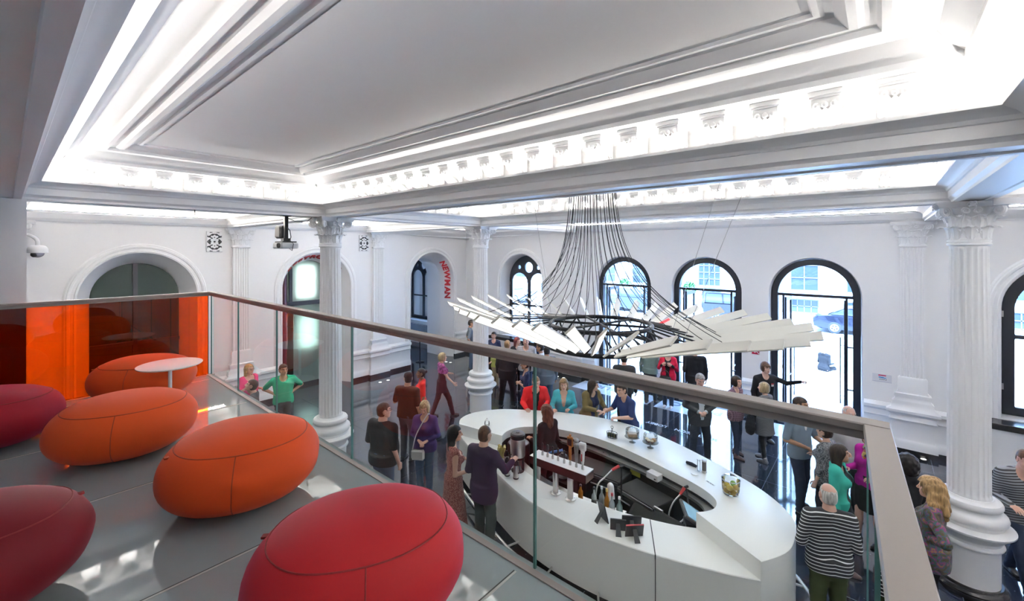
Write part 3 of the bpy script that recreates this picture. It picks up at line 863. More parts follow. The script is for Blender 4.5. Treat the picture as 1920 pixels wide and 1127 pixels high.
arch_sign('RESTROOMS', 6.36, [math.radians(q) for q in (-52,-39.5,-27.5,-16,-3,10.5,24.5,39.5,53)], .30, 'red capitals on the underside of the middle arch behind the column')

# --- wall grilles
def grille(y, z, lab):
    t = thing('wall_grille', lab, 'vent', (XL, y, z))
    MB().box(.002,.012,-.18,.18,-.27,.27).obj('backing', M_BLACK, t)
    S = SDF((-.005+.0, -.19, -.28), (.035, .19, .28), .006)
    X, Y, Z = S.grid()
    a = np.abs(Y)*1.0; b = np.abs(Z)
    rr = np.sqrt(a*a+b*b)
    pat = np.sin(a*52+1.2*np.sin(b*30))*np.sin(b*44+.8*np.cos(a*40)) + .55*np.sin(rr*75)
    hole = (pat-.12)*.012
    plate = np.maximum(np.abs(Y)-.178, np.abs(Z)-.268)
    border = -np.maximum(np.abs(Y)-.163, np.abs(Z)-.253)
    disc = rr-.035
    solid = np.maximum(plate, np.minimum(np.minimum(hole, border), np.abs(disc)-.010))
    S.f = np.maximum(solid+0*X, np.abs(X-.018)-.006+0*Y+0*Z).astype(np.float32)
    V, F = S.mesh(); link('pierced_plate', raw_mesh('pierced_plate', V, F, M_TRIM, smooth=40), t)
grille(3.59, 4.585, 'pierced white wall grille beside the left pilaster, near the wide arch')
grille(7.93, 4.60, 'pierced white wall grille right of the middle arch')

# floor markings by the doors
M_MAT = mat('pale_stone_inlay', (.42,.46,.52), .16, vary=.15, vscale=14)
M_INK = mat('dark_floor_letters', (.06,.08,.12), .3)
for k, (x0, x1, y0, y1) in enumerate(((-7.55,-5.05,11.78,12.62),(-4.85,-2.72,11.75,12.62),(-2.3,-.3,11.75,12.62))):
    t = thing('entrance_inlay', ('pale floor inlay lettered PUBLIC at the left street door', 'pale floor inlay at the middle street door, under the red-topped visitor', 'pale floor inlay at the right street door by the guard')[k], 'inlay', ((x0+x1)/2, (y0+y1)/2, 0))
    hx, hy = (x1-x0)/2, (y1-y0)/2
    MB().box(-hx, hx, -hy, hy, 0, .0012).obj('slab', M_MAT, t)
    if k < 2:
        o = text_mesh('lettering', 'PUBLIC.', .42, M_INK, .001, .012, t); o.location = (-.15, .18, .0025); o.rotation_euler = (0, 0, PI)
t = thing('floor_lettering', 'small pale lettering inlaid in the dark floor behind the man in the suit', 'lettering', (-3.72, 10.6, .0015), PI)
for word, dx in (('MARTINSON', -.37), ('LOBBY', .57)):
    o = text_mesh('word', word, .17, mat('pale_floor_letters', (.55,.6,.68), .3), .0008, .004, t); o.location = (dx, 0, .001)
M_FLAMP = mat('floor_lamp_glow', (1,1,1), .3, emit=(1,.98,.95), emit_s=1.2)
for k, (x, y, lab) in enumerate(((.42,12.44,'left of the pair at the right pilaster foot'),(.66,12.44,'right of the pair at the right pilaster foot'),(-8.53,12.4,'left of the pair before the street-wall pilaster'),(-8.27,12.4,'right of the pair before the street-wall pilaster'),(-12.95,11.2,'left of the pair at the NEWMAN arch'),(-12.75,11.25,'right of the pair at the NEWMAN arch'),(-12.6,8.05,'left of the pair before the left-wall pilaster'),(-12.6,8.35,'right of the pair before the left-wall pilaster'))):
    t = thing('floor_light', 'small round uplight in the floor, ' + lab, 'light', (x, y, 0), 0, 'floor uplights')
    MB().lathe([(.055,0),(.055,.004),(.046,.006),(.042,.003)], 16).obj('bezel', M_STEEL, t)
    MB().lathe([(.041,.0),(.041,.003)], 16).obj('lens', M_FLAMP, t)
# ---------------------------------------------------------------- the street outside
M_WALK = mat('pale_concrete', (.50,.50,.50), .8, vary=.08, vscale=2)
M_ROAD = mat('asphalt', (.30,.31,.33), .85, vary=.08, vscale=1)
def ext(name, mb, m, kind='structure'):
    o = mb.obj(name, m); o['kind'] = kind; return o
ext('sidewalk', MB().box(-40, 30, YF+.42, 19.6, -.3, -.02), M_WALK)
ext('road', MB().box(-70, 40, 19.6, 33.2, -.5, -.17), M_ROAD)
ext('sidewalk_far', MB().box(-70, 40, 33.2, 36.2, -.4, -.03), M_WALK)
ext('kerb', MB().box(-40, 30, 19.45, 19.62, -.3, .0), mat('kerb_stone', (.42,.42,.43), .8))
def facade_material():
    m = bpy.data.materials.new('rusticated_stone'); n, l = nodes_of(m); b = n['Principled BSDF']; b.inputs['Roughness'].default_value = .85
    tc = n.new('ShaderNodeTexCoord'); sp = n.new('ShaderNodeSeparateXYZ'); l.new(tc.outputs['Object'], sp.inputs[0])
    cb = n.new('ShaderNodeCombineXYZ'); l.new(sp.outputs[0], cb.inputs[0]); l.new(sp.outputs[2], cb.inputs[1])
    k = n.new('ShaderNodeTexBrick'); k.inputs['Scale'].default_value = 1.0; k.inputs['Brick Width'].default_value = 1.3; k.inputs['Row Height'].default_value = .45
    k.inputs['Mortar Size'].default_value = .025; k.inputs['Color1'].default_value = (.50,.50,.49,1); k.inputs['Color2'].default_value = (.44,.44,.44,1); k.inputs['Mortar'].default_value = (.19,.20,.22,1)
    l.new(cb.outputs[0], k.inputs['Vector']); l.new(k.outputs['Color'], b.inputs['Base Color'])
    return m
M_STONE = facade_material()
M_DKWIN = mat('far_window_glass', (.03,.04,.06), .15)
M_WINFR = mat('far_window_frame', (.10,.11,.13), .6)
bld = thing('building', 'pale stone building with dark windows across the street', 'building', (0, 36.2, 0))
MB().box(-70, 40, 0, 2, -.1, 14).box(-70, 40, -.12, 0, 4.9, 5.2).box(-70, 40, -.06, 0, -.1, .55).obj('wall', M_STONE, bld)
def far_window(x0, x1, z0, z1, cols, rows, m=M_DKWIN):
    f = MB().box(x0-.16, x1+.16, -.10, -.002, z0-.16, z1+.16).obj('window', M_STONE, bld)
    MB().box(x0, x1, -.115, -.104, z0, z1).obj('pane', m, f)
    b = MB()
    for i in range(cols+1):
        x = x0+(x1-x0)*i/cols; b.box(x-.03, x+.03, -.15, -.112, z0, z1)
    for i in range(rows+1):
        z = z0+(z1-z0)*i/rows; b.box(x0, x1, -.15, -.112, z-.03, z+.03)
    b.obj('muntins', M_WINFR, f)
for x in (-29.5,-26,-22.5,-19.2,-16,-13.2): far_window(x-.75, x+.75, 1.55, 4.2, 2, 4); 
for x in (-10.35,-7.1,-4.1,-.95,2.2,5.4,8.6): far_window(x-.8, x+.8, 1.6, 4.2, 4 if x < -9 else 2, 5 if x < -9 else 3)
for x in (-26,-19.2,-4.1,-.95,2.2,5.4): far_window(x-.8, x+.8, .05, .95, 4, 2)
M_SHOP = mat('dark_shopfront', (.04,.045,.05), .3)
MB().box(-10.9,-9.0,-.14,-.1,-.02,1.35).obj('door', M_SHOP, bld); MB().box(-15.6,-14.2,-.14,-.1,-.02,2.6).obj('door', M_SHOP, bld)
MB().ball((-10.1,-.2,1.0),(.16,.08,.10)).obj('door_lamp', mat('amber_lamp', (.9,.7,.3), .5, emit=(1,.72,.25), emit_s=2.5), bld)
MB().box(-4.9,-2.3,-.5,-.12,1.28,1.4).obj('canopy', M_STONE, bld)
M_LEAF = mat('green_leaves', (.06,.20,.06), .6)
M_POT = mat('grey_planter', (.25,.25,.26), .7)
def potted_tree(x, y, h, lab):
    t = thing('potted_tree', lab, 'plant', (x, y, -.03))
    MB().lathe([(.22,0),(.30,.45),(.32,.5),(.28,.5),(.27,.46)], 16).obj('planter', M_POT, t)
    MB().tube([(0,0,.45),(.02,0,.45+h*.5)], .035, 8).obj('trunk', mat('bark', (.10,.07,.05), .9), t)
    r = random.Random(int(x*10)); V = []; F = []
    for i in range(420):
        a = r.uniform(0, 2*PI); b = math.acos(r.uniform(-1,1)); q = r.uniform(.6,1)
        c = Vector((.55*q*math.sin(b)*math.cos(a), .55*q*math.sin(b)*math.sin(a), .45+h*.62+.62*q*math.cos(b)))
        R = Matrix.Rotation(r.uniform(0,6),3,'Z') @ Matrix.Rotation(r.uniform(-1.2,1.2),3,'X'); k = len(V)
        for p in ((-.05,-.09,0),(.05,-.09,.01),(.06,.04,.02),(0,.11,0),(-.06,.04,.02)): V.append(tuple(c+R@Vector(p)))
        F.append((k,k+1,k+2,k+3,k+4))
    link('foliage', raw_mesh('foliage', V, F, M_LEAF), t)
potted_tree(-11.6, 35.2, 1.5, 'green potted tree across the street beyond the middle door')
potted_tree(-17.0, 35.0, 1.5, 'green potted tree across the street beyond the left door')

M_TYRE = mat('tyre_rubber', (.02,.02,.022), .7); M_RIM = mat('alloy_rim', (.55,.56,.58), .3, .9)
M_CARGLASS = mat('car_glass', (.035,.045,.06), .05, 0, .8)
M_LAMPR = mat('tail_lamp', (.35,.02,.02), .2)
def car(x, y, rz, L, W, prof, paint, label, roof=None, hgt=1, wheel_r=.32, spare=False):
    """prof: body side outline (x, z); roof: greenhouse outline"""
    t = thing('car', label, 'car', (x, y, -.17), rz, 'cars parked across the street')
    def shell(P, hw, tuck=.06):
        c = (sum(p[0] for p in P)/len(P), sum(p[1] for p in P)/len(P))
        sh = lambda k: [(c[0]+(a-c[0])*k, c[1]+(b-c[1])*k) for a, b in P]
        rings = []
        for k, yy in ((.94,-hw),(1,-hw+tuck),(1,hw-tuck),(.94,hw)): rings.append([(a, yy, b) for a, b in sh(k)])
        return MB().loft(rings, True, True)
    shell(prof, W/2).obj('body', paint, t, 30)
    if roof:
        shell(roof, W/2-.12, .10).obj('cabin', paint, t, 30)
        c = (sum(p[0] for p in roof)/len(roof), sum(p[1] for p in roof)/len(roof))
        for s in (-1,1):
            mid = (roof[0][0]+roof[-1][0])/2
            for a0, a1 in ((.06,.48),(.52,.94)):
                x0 = roof[0][0]; x1 = roof[-1][0]; zt = max(p[1] for p in roof)-.10; zb = roof[0][1]+.05
                xt0 = roof[1][0]; xt1 = roof[-2][0]
                lerp = lambda u, p, q: p+(q-p)*u
                q = [(lerp(a0,x0,x1),zb),(lerp(a1,x0,x1),zb),(lerp(a1,xt0,xt1),zt),(lerp(a0,xt0,xt1),zt)]
                rr = [[(a, s*(W/2-.135), b) for a, b in q], [(a, s*(W/2-.095), b) for a, b in q]]
                MB().loft(rr, True, True).obj('side_window', M_CARGLASS, t)
        for (p, q) in ((roof[0], roof[1]), (roof[-1], roof[-2])):
            sg = -1 if p[0] < c[0] else 1
            MB().add([(p[0]+sg*.02,-W/2+.25,p[1]+.06),(p[0]+sg*.02,W/2-.25,p[1]+.06),(q[0]+sg*.02,W/2-.3,q[1]-.08),(q[0]+sg*.02,-W/2+.3,q[1]-.08)],[(0,1,2,3)]).obj('windscreen', M_CARGLASS, t)
    for wx in (-L*.30, L*.31):
        for s in (-1,1):
            R = Matrix.Translation((wx, s*(W/2-.10), wheel_r)) @ Matrix.Rotation(-s*PI/2, 4, 'X')
            wobj = MB().lathe([(wheel_r*.62,-.1),(wheel_r*.9,-.1),(wheel_r,-.07),(wheel_r,.07),(wheel_r*.92,.11),(wheel_r*.66,.115)], 20, M=R).obj('wheel', M_TYRE, t, 35)
            b = MB().lathe([(wheel_r*.64,.09),(wheel_r*.62,.118),(wheel_r*.2,.11),(.02,.12)], 20, M=R)
            for k in range(5):
                b.box(-.03,.03,.04,wheel_r*.62,.112,.13, M=R @ Matrix.Rotation(k*2*PI/5, 4, 'Z'))
            b.obj('rim', M_RIM, wobj)
    xe = min(p[0] for p in prof); z0 = max(p[1] for p in prof)
    for s in (-1,1): MB().box(xe-.005, xe+.12, s*(W/2-.28)-.12, s*(W/2-.28)+.12, z0-.32, z0-.16).obj('tail_light', M_LAMPR, t)
    if spare:
        R = Matrix.Translation((xe-.02, 0, .95)) @ Matrix.Rotation(-PI/2, 4, 'Y')
        MB().lathe([(.1,0),(.30,0),(.36,.05),(.36,.17),(.30,.2),(.02,.2)], 20, M=R).obj('spare_wheel', M_TYRE, t, 35)
    return t
SEDAN = [(-2.35,.35),(-2.4,.75),(-2.25,.95),(-1.5,1.0),(.95,.97),(2.1,.82),(2.35,.62),(2.35,.3),(1.9,.22),(-2.0,.22)]
SEDAN_R = [(-1.75,.98),(-1.05,1.40),(-.4,1.45),(.35,1.42),(1.15,.97)]
SUV = [(-2.2,.4),(-2.25,1.05),(-2.1,1.1),(1.0,1.08),(2.1,1.0),(2.25,.8),(2.25,.4),(1.9,.28),(-1.9,.28)]
SUV_R = [(-2.2,1.08),(-2.0,1.68),(-1.4,1.75),(.2,1.72),(1.0,1.07)]
JEEP = [(-1.85,.5),(-1.88,1.1),(.5,1.12),(1.75,1.08),(1.85,.9),(1.85,.5),(1.5,.4),(-1.6,.4)]
JEEP_R = [(-1.84,1.1),(-1.78,1.78),(-1.2,1.82),(.45,1.80),(.62,1.11)]
PNT = lambda n, c: mat(n, c, .22, .1, .6, coat=.6)
car(-.55, 30.2, 0, 4.7, 1.8, SEDAN, PNT('navy_car_paint',(.004,.006,.016)), 'dark blue sedan parked across the street beyond the right door', SEDAN_R)
car(-7.1, 30.6, 0, 3.7, 1.7, JEEP, PNT('midnight_car_paint',(.004,.005,.010)), 'dark boxy off-roader with spare wheel beyond the middle door', JEEP_R, wheel_r=.40, spare=True)
car(-14.2, 30.8, 0, 4.5, 1.8, SUV, PNT('steel_blue_paint',(.02,.028,.045)), 'blue-grey car parked across the street beyond the left door', SUV_R, wheel_r=.35)
car(-25.5, 29.6, 0, 4.5, 1.85, SUV, PNT('silver_car_paint',(.26,.29,.34)), 'silver car seen through the twin-arched window', SUV_R, wheel_r=.36)
car(7.6, 30.2, 0, 4.6, 1.8, SEDAN, PNT('white_car_paint',(.42,.44,.48)), 'pale car seen through the far right window', SEDAN_R)
t = thing('litter_bin', 'blue bin on the pavement outside the far right window', 'bin', (3.0, 14.6, -.02))
MB().bbox(-.3,.3,-.25,.25,0,.95,.03).obj('body', mat('blue_plastic', (.01,.05,.25), .4), t); MB().box(-.12,.12,-.265,-.25,.3,.4).obj('label', M_WHITE, t)

# ---------------------------------------------------------------- mezzanine
MZ = 2.75; RX0, RX1, RY = -6.62, -.012, 1.735
def mezz_material():
    m = bpy.data.materials.new('grey_green_glass_floor'); n, l = nodes_of(m); b = n['Principled BSDF']
    b.inputs['Base Color'].default_value = (.29,.345,.35,1); b.inputs['Roughness'].default_value = .025; b.inputs['Specular IOR Level'].default_value = .75
    return m
mz = MB().box(RX0-.05, RX1+.30, YB+.05, RY+.02, MZ-.06, MZ).obj('floor_mezzanine', mezz_material()); mz['kind'] = 'structure'
M_SEAM = mat('floor_seam_silicone', (.035,.04,.038), .5); M_SEAM2 = mat('floor_seam_edge', (.42,.43,.41), .4)
sm = MB()
for x in (-6.36,-5.1,-3.83,-2.565,-1.39): sm.box(x-.012, x-.004, YB+.1, RY-.08, MZ, MZ+.0015).box(x-.004, x+.008, YB+.1, RY-.08, MZ, MZ+.0018, 1)
o = sm.obj('floor_seams', [M_SEAM, M_SEAM2]); o['kind'] = 'structure'
o = MB().box(RX0-.08, RX1+.34, YB+.05, RY+.06, MZ-.42, MZ-.061).obj('slab_mezzanine', M_TAUPE); o['kind'] = 'structure'

M_FILL = mat('fill_lamp_lens', (1,1,1), .4, emit=(1,.95,.88), emit_s=34)  # unseen fill lamps, added under the slab to brighten the bar front
for k, x in enumerate((-5.2, -3.8, -2.4, -1.0)):
    t = thing('fill_lamp', 'added unseen fill lamp under the mezzanine edge, %s from the orange end' % ('first','second','third','fourth')[k], 'light', (x, 1.35, MZ-.42), 0, 'added fill lamps under the mezzanine')
    MB().lathe([(.10,0),(.10,-.012),(.085,-.012),(.085,0)], 20).obj('rim', M_STEEL, t, 40)
    MB().lathe([(.084,-.002),(.084,-.008)], 20).obj('lens', M_FILL, t)

def railing(label, a, b, panes, gm, corner=(0,0), dz=0):
    """straight glass balustrade from a to b: base channel, panes with gaps, flat handrail"""
    a = Vector((*a, 0)); b = Vector((*b, 0)); L = (b-a).length; u = (b-a)/L
    t = thing('glass_railing', label, 'railing', (a.x, a.y, MZ+dz), math.atan2(u.y, u.x))
    MB().box(-corner[0], L+corner[1], -.050, -.014, -.06, .006).box(-corner[0], L+corner[1], .014, .058, -.16, -.038).box(-corner[0], L+corner[1], -.014, .014, -.16, -.020).obj('base_channel', M_TAUPE, t)
    MB().bbox(-corner[0], L+corner[1], -.033, .033, 1.045, 1.072, .004).box(-corner[0], L+corner[1], -.022, .022, 1.02, 1.045).obj('handrail', M_TAUPE, t)
    for p, q in zip(panes, panes[1:]):
        g = MB().add([(p+.004,0,-.02),(q-.004,0,-.02),(q-.004,0,1.03),(p+.004,0,1.03)], [(0,1,2,3)]).obj('glass_pane', gm, t)
        MB().box(p+.001, p+.006, -.007, .007, -.02, 1.03).box(q-.006, q-.001, -.007, .007, -.02, 1.03).obj('edge', M_GLASS_EDGE, g)
    return t
railing('long clear glass balustrade with taupe handrail overlooking the bar', (RX0, RY), (RX1, RY), [.02,1.02,2.10,3.52,5.29,6.59], M_GLASS_CLEAR, corner=(.033,.033))
railing('orange tinted glass balustrade behind the beanbags', (RX0, YB+.1), (RX0, RY), [.02,2.4,4.21], M_GLASS_ORANGE, corner=(0,.031), dz=-.002)
railing('clear glass balustrade turning the corner beside the striped-sweater man', (.235, YB+.1), (RX1, RY), [.02,2.0,4.21], M_GLASS_CLEAR, corner=(0,.031), dz=-.002)

# beanbag seats: pebble shapes with seams and a tag
def pouf(label, x, y, rz, L, W, H, paint, seam, tag_ang=200, tag_c=None):
    t = thing('pouf', label, 'pouf', (x, y, MZ), rz, 'pebble-shaped seats on the mezzanine')
    n, k = 56, 26; rings = []
    def pt(a, i):
        # superellipsoid with a flattened underside
        ph = -PI/2+PI*i/k; cz = math.sin(ph); cr = max(math.cos(ph), 1e-3)**.72
        ex = abs(math.cos(a))**.92*(1 if math.cos(a) >= 0 else -1); ey = abs(math.sin(a))**.92*(1 if math.sin(a) >= 0 else -1)
        zz = abs(cz)**.95*(1 if cz > 0 else -1)
        z = H*(.5+.5*zz) if zz > 0 else H*(.5+.5*zz*1.0)
        shear = .03*L*(z/H-.5)
        wr = 1+.004*math.sin(a*7+i*.9)+(.006*math.sin(i*5.1)*math.exp(-((a-PI*1.5)/.12)**2) if .2 < i/k < .75 else 0)
        return (L/2*cr*ex*wr+shear, W/2*cr*ey*wr, z)
    for i in range(k+1): rings.append([pt(2*PI*j/n, i) for j in range(n)])
    MB().loft(rings, True, True).obj('cover', paint, t, 60)
    MB().ring([tuple(Vector(pt(2*PI*j/n, 19))*1.0) for j in range(n)], .0035, 6).obj('top_seam', seam, t)
    for a in (PI*1.5, PI*.5):
        j0 = a; MB().tube([pt(j0, i) for i in range(4, 20)], .003, 6).obj('side_seam', seam, t)
    a = math.radians(tag_ang); p = Vector(pt(a, 18)); q = Vector((math.cos(a), math.sin(a), .35)).normalized()
    M = Matrix.Translation(p) @ Matrix.Rotation(a, 4, 'Z')
    MB().bbox(-.008,.018,-.013,.013,-.004,.006,.002, M=M).obj('tag', seam, t)
def pf(n, c, s): return mat(n, c, .6, 0, .22, sheen=.18, sheen_c=s, bump=.02, bscale=300)
O1 = pf('orange_fabric', (.72,.080,.015), (1,.35,.3)); O2 = pf('tangerine_fabric', (.74,.09,.017), (1,.35,.35)); R1 = pf('red_fabric', (.42,.018,.020), (1,.2,.5)); R2 = pf('crimson_fabric', (.30,.012,.022), (1,.2,.5)); R3 = pf('burgundy_fabric', (.16,.010,.015), (1,.3,.4))
S1 = mat('orange_seam', (.40,.045,.009), .6); S2 = mat('red_seam', (.22,.010,.012), .6)
pouf('orange-red pebble seat in the middle, in front of the round table', -3.14, 1.0, math.radians(64), .90, .78, .485, O1, S1)
pouf('orange pebble seat left of the middle, with a dark tag on its side', -4.55, .62, math.radians(70), .93, .77, .47, O2, S1, 150)
pouf('orange pebble seat half hidden behind the white table', -6.09, .98, math.radians(55), .95, .74, .46, O2, S1)
pouf('large bright red pebble seat at the bottom edge, nearest the handrail', -1.72, 1.0, math.radians(62), .90, .70, .50, R1, S2, 165)
pouf('dark burgundy pebble seat at the bottom left edge', -3.09, -.17, math.radians(70), .95, .70, .48, R3, S2, 20)
pouf('crimson pebble seat at the left edge by the orange glass', -5.57, -.12, math.radians(60), .98, .74, .47, R2, S2)
t = thing('side_table', 'round white pedestal table among the beanbags', 'table', (-5.5, 1.09, MZ))
MB().lathe([(.02,.43),(.26,.433),(.272,.442),(.272,.448),(.262,.452),(.02,.452)], 48).obj('tabletop', M_WHITE, t, 40)
MB().lathe([(.016,.015),(.016,.432),(.05,.433)], 20).obj('pole', M_WHITE, t, 40)
MB().lathe([(.17,0),(.172,.006),(.10,.012),(.025,.02)], 40).obj('base', M_WHITE, t, 40)

# ---------------------------------------------------------------- suspended blade chandelier
BL = [((-5.18,5.77),(-6.59,5.77,3.3)),((-5.22,5.89),(-6.61,6.05,3.35)),((-5.27,6.18),(-6.63,6.47,3.36)),((-5.22,6.49),(-6.56,6.9,3.36)),((-5.02,6.65),(-6.29,7.24,3.34)),((-4.86,6.79),(-6.04,7.54,3.34)),((-4.66,6.96),(-5.75,7.84,3.34)),((-4.43,7.07),(-5.41,8.07,3.32)),((-4.19,7.1),(-5.04,8.21,3.32)),((-3.94,7.14),(-4.67,8.33,3.32)),((-3.7,7.19),(-4.26,8.48,3.31)),((-3.42,7.19),(-3.86,8.53,3.29)),((-3.14,7.13),(-3.43,8.51,3.28)),((-2.97,7.13),(-3.07,8.53,3.29)),((-2.8,7.07),(-2.63,8.47,3.29)),((-2.63,6.9),(-2.14,8.22,3.31)),((-2.45,6.69),(-1.7,7.87,3.34)),((-2.28,6.5),(-1.29,7.49,3.36)),((-2.13,6.27),(-.93,6.97,3.38)),((-2.01,6.0),(-.62,6.19,3.45)),((-1.95,5.75),(-.5,5.92,3.4)),((-1.97,5.49),(-.58,5.57,3.38)),((-2.06,5.23),(-.72,4.9,3.44)),((-2.19,5.01),(-.93,4.46,3.47)),((-2.31,4.87),(-1.18,4.11,3.51)),((-2.43,4.8),(-1.42,3.9,3.54)),((-2.54,4.74),(-1.7,3.7,3.58)),((-2.68,4.7),(-1.96,3.58,3.59)),((-2.81,4.74),(-2.28,3.52,3.59)),((-2.89,4.67),(-2.58,3.38,3.61)),((-3.02,4.64),(-2.8,3.34,3.62)),((-3.2,4.68),(-3.11,3.36,3.62)),((-3.45,4.77),(-3.69,3.66,3.55)),((-3.81,4.93),(-4.35,4.16,3.48)),((-4.24,5.16),(-5.0,4.58,3.42)),((-4.71,5.45),(-5.7,5.1,3.36))]
M_BLADE = mat('cream_blade_housing', (.74,.72,.64), .35)
M_SCREEN = mat('blade_light_panel', (1,1,1), .4, emit=(1,.985,.94), emit_s=.42)
M_CABLE = mat('black_cable', (.012,.012,.012), .6)
ch = thing('chandelier', 'radial chandelier of white light blades hanging on black cables above the bar', 'chandelier', (-3.5, 6.0, 0))
CH = Vector((-3.5, 6.0, 0))
TOPC = Vector((-3.55, 6.15, 5.60)) - CH
for i, (a, b) in enumerate(BL):
    A = Vector((a[0], a[1], 3.1))-CH; B = Vector(b)-CH; u = (B-A); L = u.length; u.normalize()
    side = u.cross(Vector((0,0,1))).normalized(); up = side.cross(u).normalized()
    roll = math.radians(-45)
    w_ = side*math.cos(roll)+up*math.sin(roll); nr = w_.cross(u).normalized()
    M = Matrix(((u.x,w_.x,nr.x,A.x),(u.y,w_.y,nr.y,A.y),(u.z,w_.z,nr.z,A.z),(0,0,0,1)))
    hw = .060
    bo = MB().bbox(0, L, -hw, hw, -.011, .011, .003, M=M).obj('blade', M_BLADE, ch)
    MB().box(.03, L-.02, -hw+.010, hw-.010, -.0130, -.0112, M=M).obj('light_panel', M_SCREEN, bo)
    if i == 14: MB().box(.02, .34, -hw+.01, -hw+.05, .0112, .0135, M=M).obj('red_glow', mat('red_led', (.8,.02,.02), .4, emit=(1,.02,.03), emit_s=.5), bo)
    # arm from the ring to the blade
    rc = Vector((-3.12, 5.63, 3.28))-CH; d = (A-rc); d.z = 0; d.normalize()
    P0 = rc+d*.72; MB().tube([P0, A+u*.12], .013, 6).obj('arm', M_BLACK, ch)
    # cable up to the ceiling plate
    ang = math.atan2((A-rc).y, (A-rc).x)
    T = TOPC + Vector((.36*math.cos(ang), .36*math.sin(ang), 0)); E = A+u*(.30*L)+Vector((0,0,.02))
    pts = []
    q = [T, T+Vector((d.x*.02, d.y*.02, -1.2)), Vector((T.x*.45+P0.x*.55, T.y*.45+P0.y*.55, 3.75)), E]
    for k in range(19):
        s_ = k/18; pts.append((1-s_)**3*q[0]+3*s_*(1-s_)**2*q[1]+3*s_*s_*(1-s_)*q[2]+s_**3*q[3])
    MB().tube(pts, .0045, 6).obj('cable', M_CABLE, ch)
rc = Vector((-3.12, 5.63, 0))-CH
for nm, z, R in (('upper_ring', 3.28, .72), ('lower_ring', 3.0, .80)):
    MB().ring([(rc.x+R*math.cos(2*PI*j/64), rc.y+R*math.sin(2*PI*j/64), z) for j in range(64)], .03, 10).obj(nm, M_BLACK, ch, 60)
for k in range(12):
    a = 2*PI*k/12; b = 2*PI*(k+.5)/12
    MB().tube([(rc.x+.72*math.cos(a), rc.y+.72*math.sin(a), 3.28), (rc.x+.80*math.cos(b), rc.y+.80*math.sin(b), 3.0)], .014, 6).tube([(rc.x+.72*math.cos(a), rc.y+.72*math.sin(a), 3.28), (rc.x+.80*math.cos(b-PI/6), rc.y+.80*math.sin(b-PI/6), 3.0)], .014, 6).obj('strut', M_BLACK, ch)
for k in range(3):
    a = 2*PI*k/6+.3; MB().tube([(rc.x+.72*math.cos(a), rc.y+.72*math.sin(a), 3.28), (rc.x-.72*math.cos(a), rc.y-.72*math.sin(a), 3.28)], .018, 8).obj('cross_bar', M_BLACK, ch)
MB().lathe([(.40,5.60),(.40,5.66)], 40, (TOPC.x, TOPC.y)).obj('ceiling_plate', M_BLACK, ch)
for (x, y, x2, y2) in ((-5.6,7.2,-4.9,6.9),(-4.4,7.75,-4.2,7.1),(-1.9,7.4,-2.45,6.7),(-1.35,6.9,-2.1,6.2)):
    MB().tube([Vector((x,y,5.64))-CH, Vector((x2,y2,3.15))-CH], .004, 5).obj('stay_wire', M_STEEL_D, ch)

# ---------------------------------------------------------------- projector, dome camera, small fittings
M_GREYP = mat('light_grey_plastic', (.62,.62,.64), .45); M_DGREY = mat('dark_grey_plastic', (.07,.068,.066), .5)
t = thing('projector', 'white projector on a black pole under the ceiling beam', 'projector', (-8.1, 3.26, ZS))
PZ = -.56
MB().box(-.03,.03,-.03,.03,-.47,0).box(-.07,.07,-.07,.07,-.012,0).obj('pole', M_BLACK, t)
MB().box(-.16,.16,-.12,.12,-.475,-.455).box(-.06,.06,-.06,.06,-.46,-.40).obj('mount_plate', M_BLACK, t)
MB().bbox(-.19,.19,-.15,.15,-.585,-.48,.02).obj('body', M_GREYP, t)
R = Matrix.Translation((.10,-.15,-.53)) @ Matrix.Rotation(PI/2, 4, 'X'); MB().lathe([(.045,0),(.042,.03),(.03,.03),(.03,.01)], 16, M=R).obj('lens', M_DGREY, t)
sp_ = MB().bbox(-.30,-.06,-.08,.06,-.40,-.17,.03).obj('speaker', M_DGREY, t)
MB().tube([(.03,0,-.2),(.12,.02,-.26),(.14,.03,-.38),(.08,.03,-.45)], .008, 6).tube([(.1,.03,-.44),(.2,.05,-.5),(.21,.02,-.62),(.14,0,-.58)], .006, 6).tube([(.03,0,-.03),(.12,.1,-.09),(.2,.28,-.1),(.22,.36,-.02)], .006, 6).obj('cable', M_BLACK, t)
t = thing('security_camera', 'white dome security camera on a curved bracket high on the left wall', 'camera', (-13.29, .02, 4.66))
pts = [(0,.06,0),(.12,.16,.02),(.22,.30,.0),(.26,.40,-.09),(.26,.41,-.22)]
MB().tube(spline(pts, 5, False), .035, 10).lathe([(.07,0),(.07,.02)], 12, M=Matrix.Translation((-.0,.06,0)) @ Matrix.Rotation(PI/2, 4, 'Y')).obj('bracket', M_WHITE, t, 50)
MB().lathe([(.06,-.2),(.09,-.205),(.13,-.23),(.15,-.28),(.15,-.33),(.155,-.335),(.155,-.355),(.12,-.36)], 24, (.26,.41)).obj('housing', M_WHITE, t, 40)
MB().ball((.26,.41,-.36), (.10,.10,.09), 16, 10).obj('dome', mat('smoked_dome', (.30,.30,.36), .1), t, 60)
MB().ball((.31,.36,-.39), .055, 10, 8).obj('lens', M_BLACK, t, 60)
t = thing('ceiling_sprinkler', 'tiny black fitting hanging under the left beam', 'sprinkler', (-8.05, 1.9, ZS))
MB().tube([(0,0,.02),(0,0,-.03)], .006, 6).ring([(.02*math.cos(a), 0, -.045+.02*math.sin(a)) for a in [2*PI*k/12 for k in range(12)]], .003, 5).obj('body', M_BLACK, t)
t = thing('spotlight_track', 'grey spotlight track under the right-hand beam by the big column', 'light', (1.5, 7.6, 4.95))
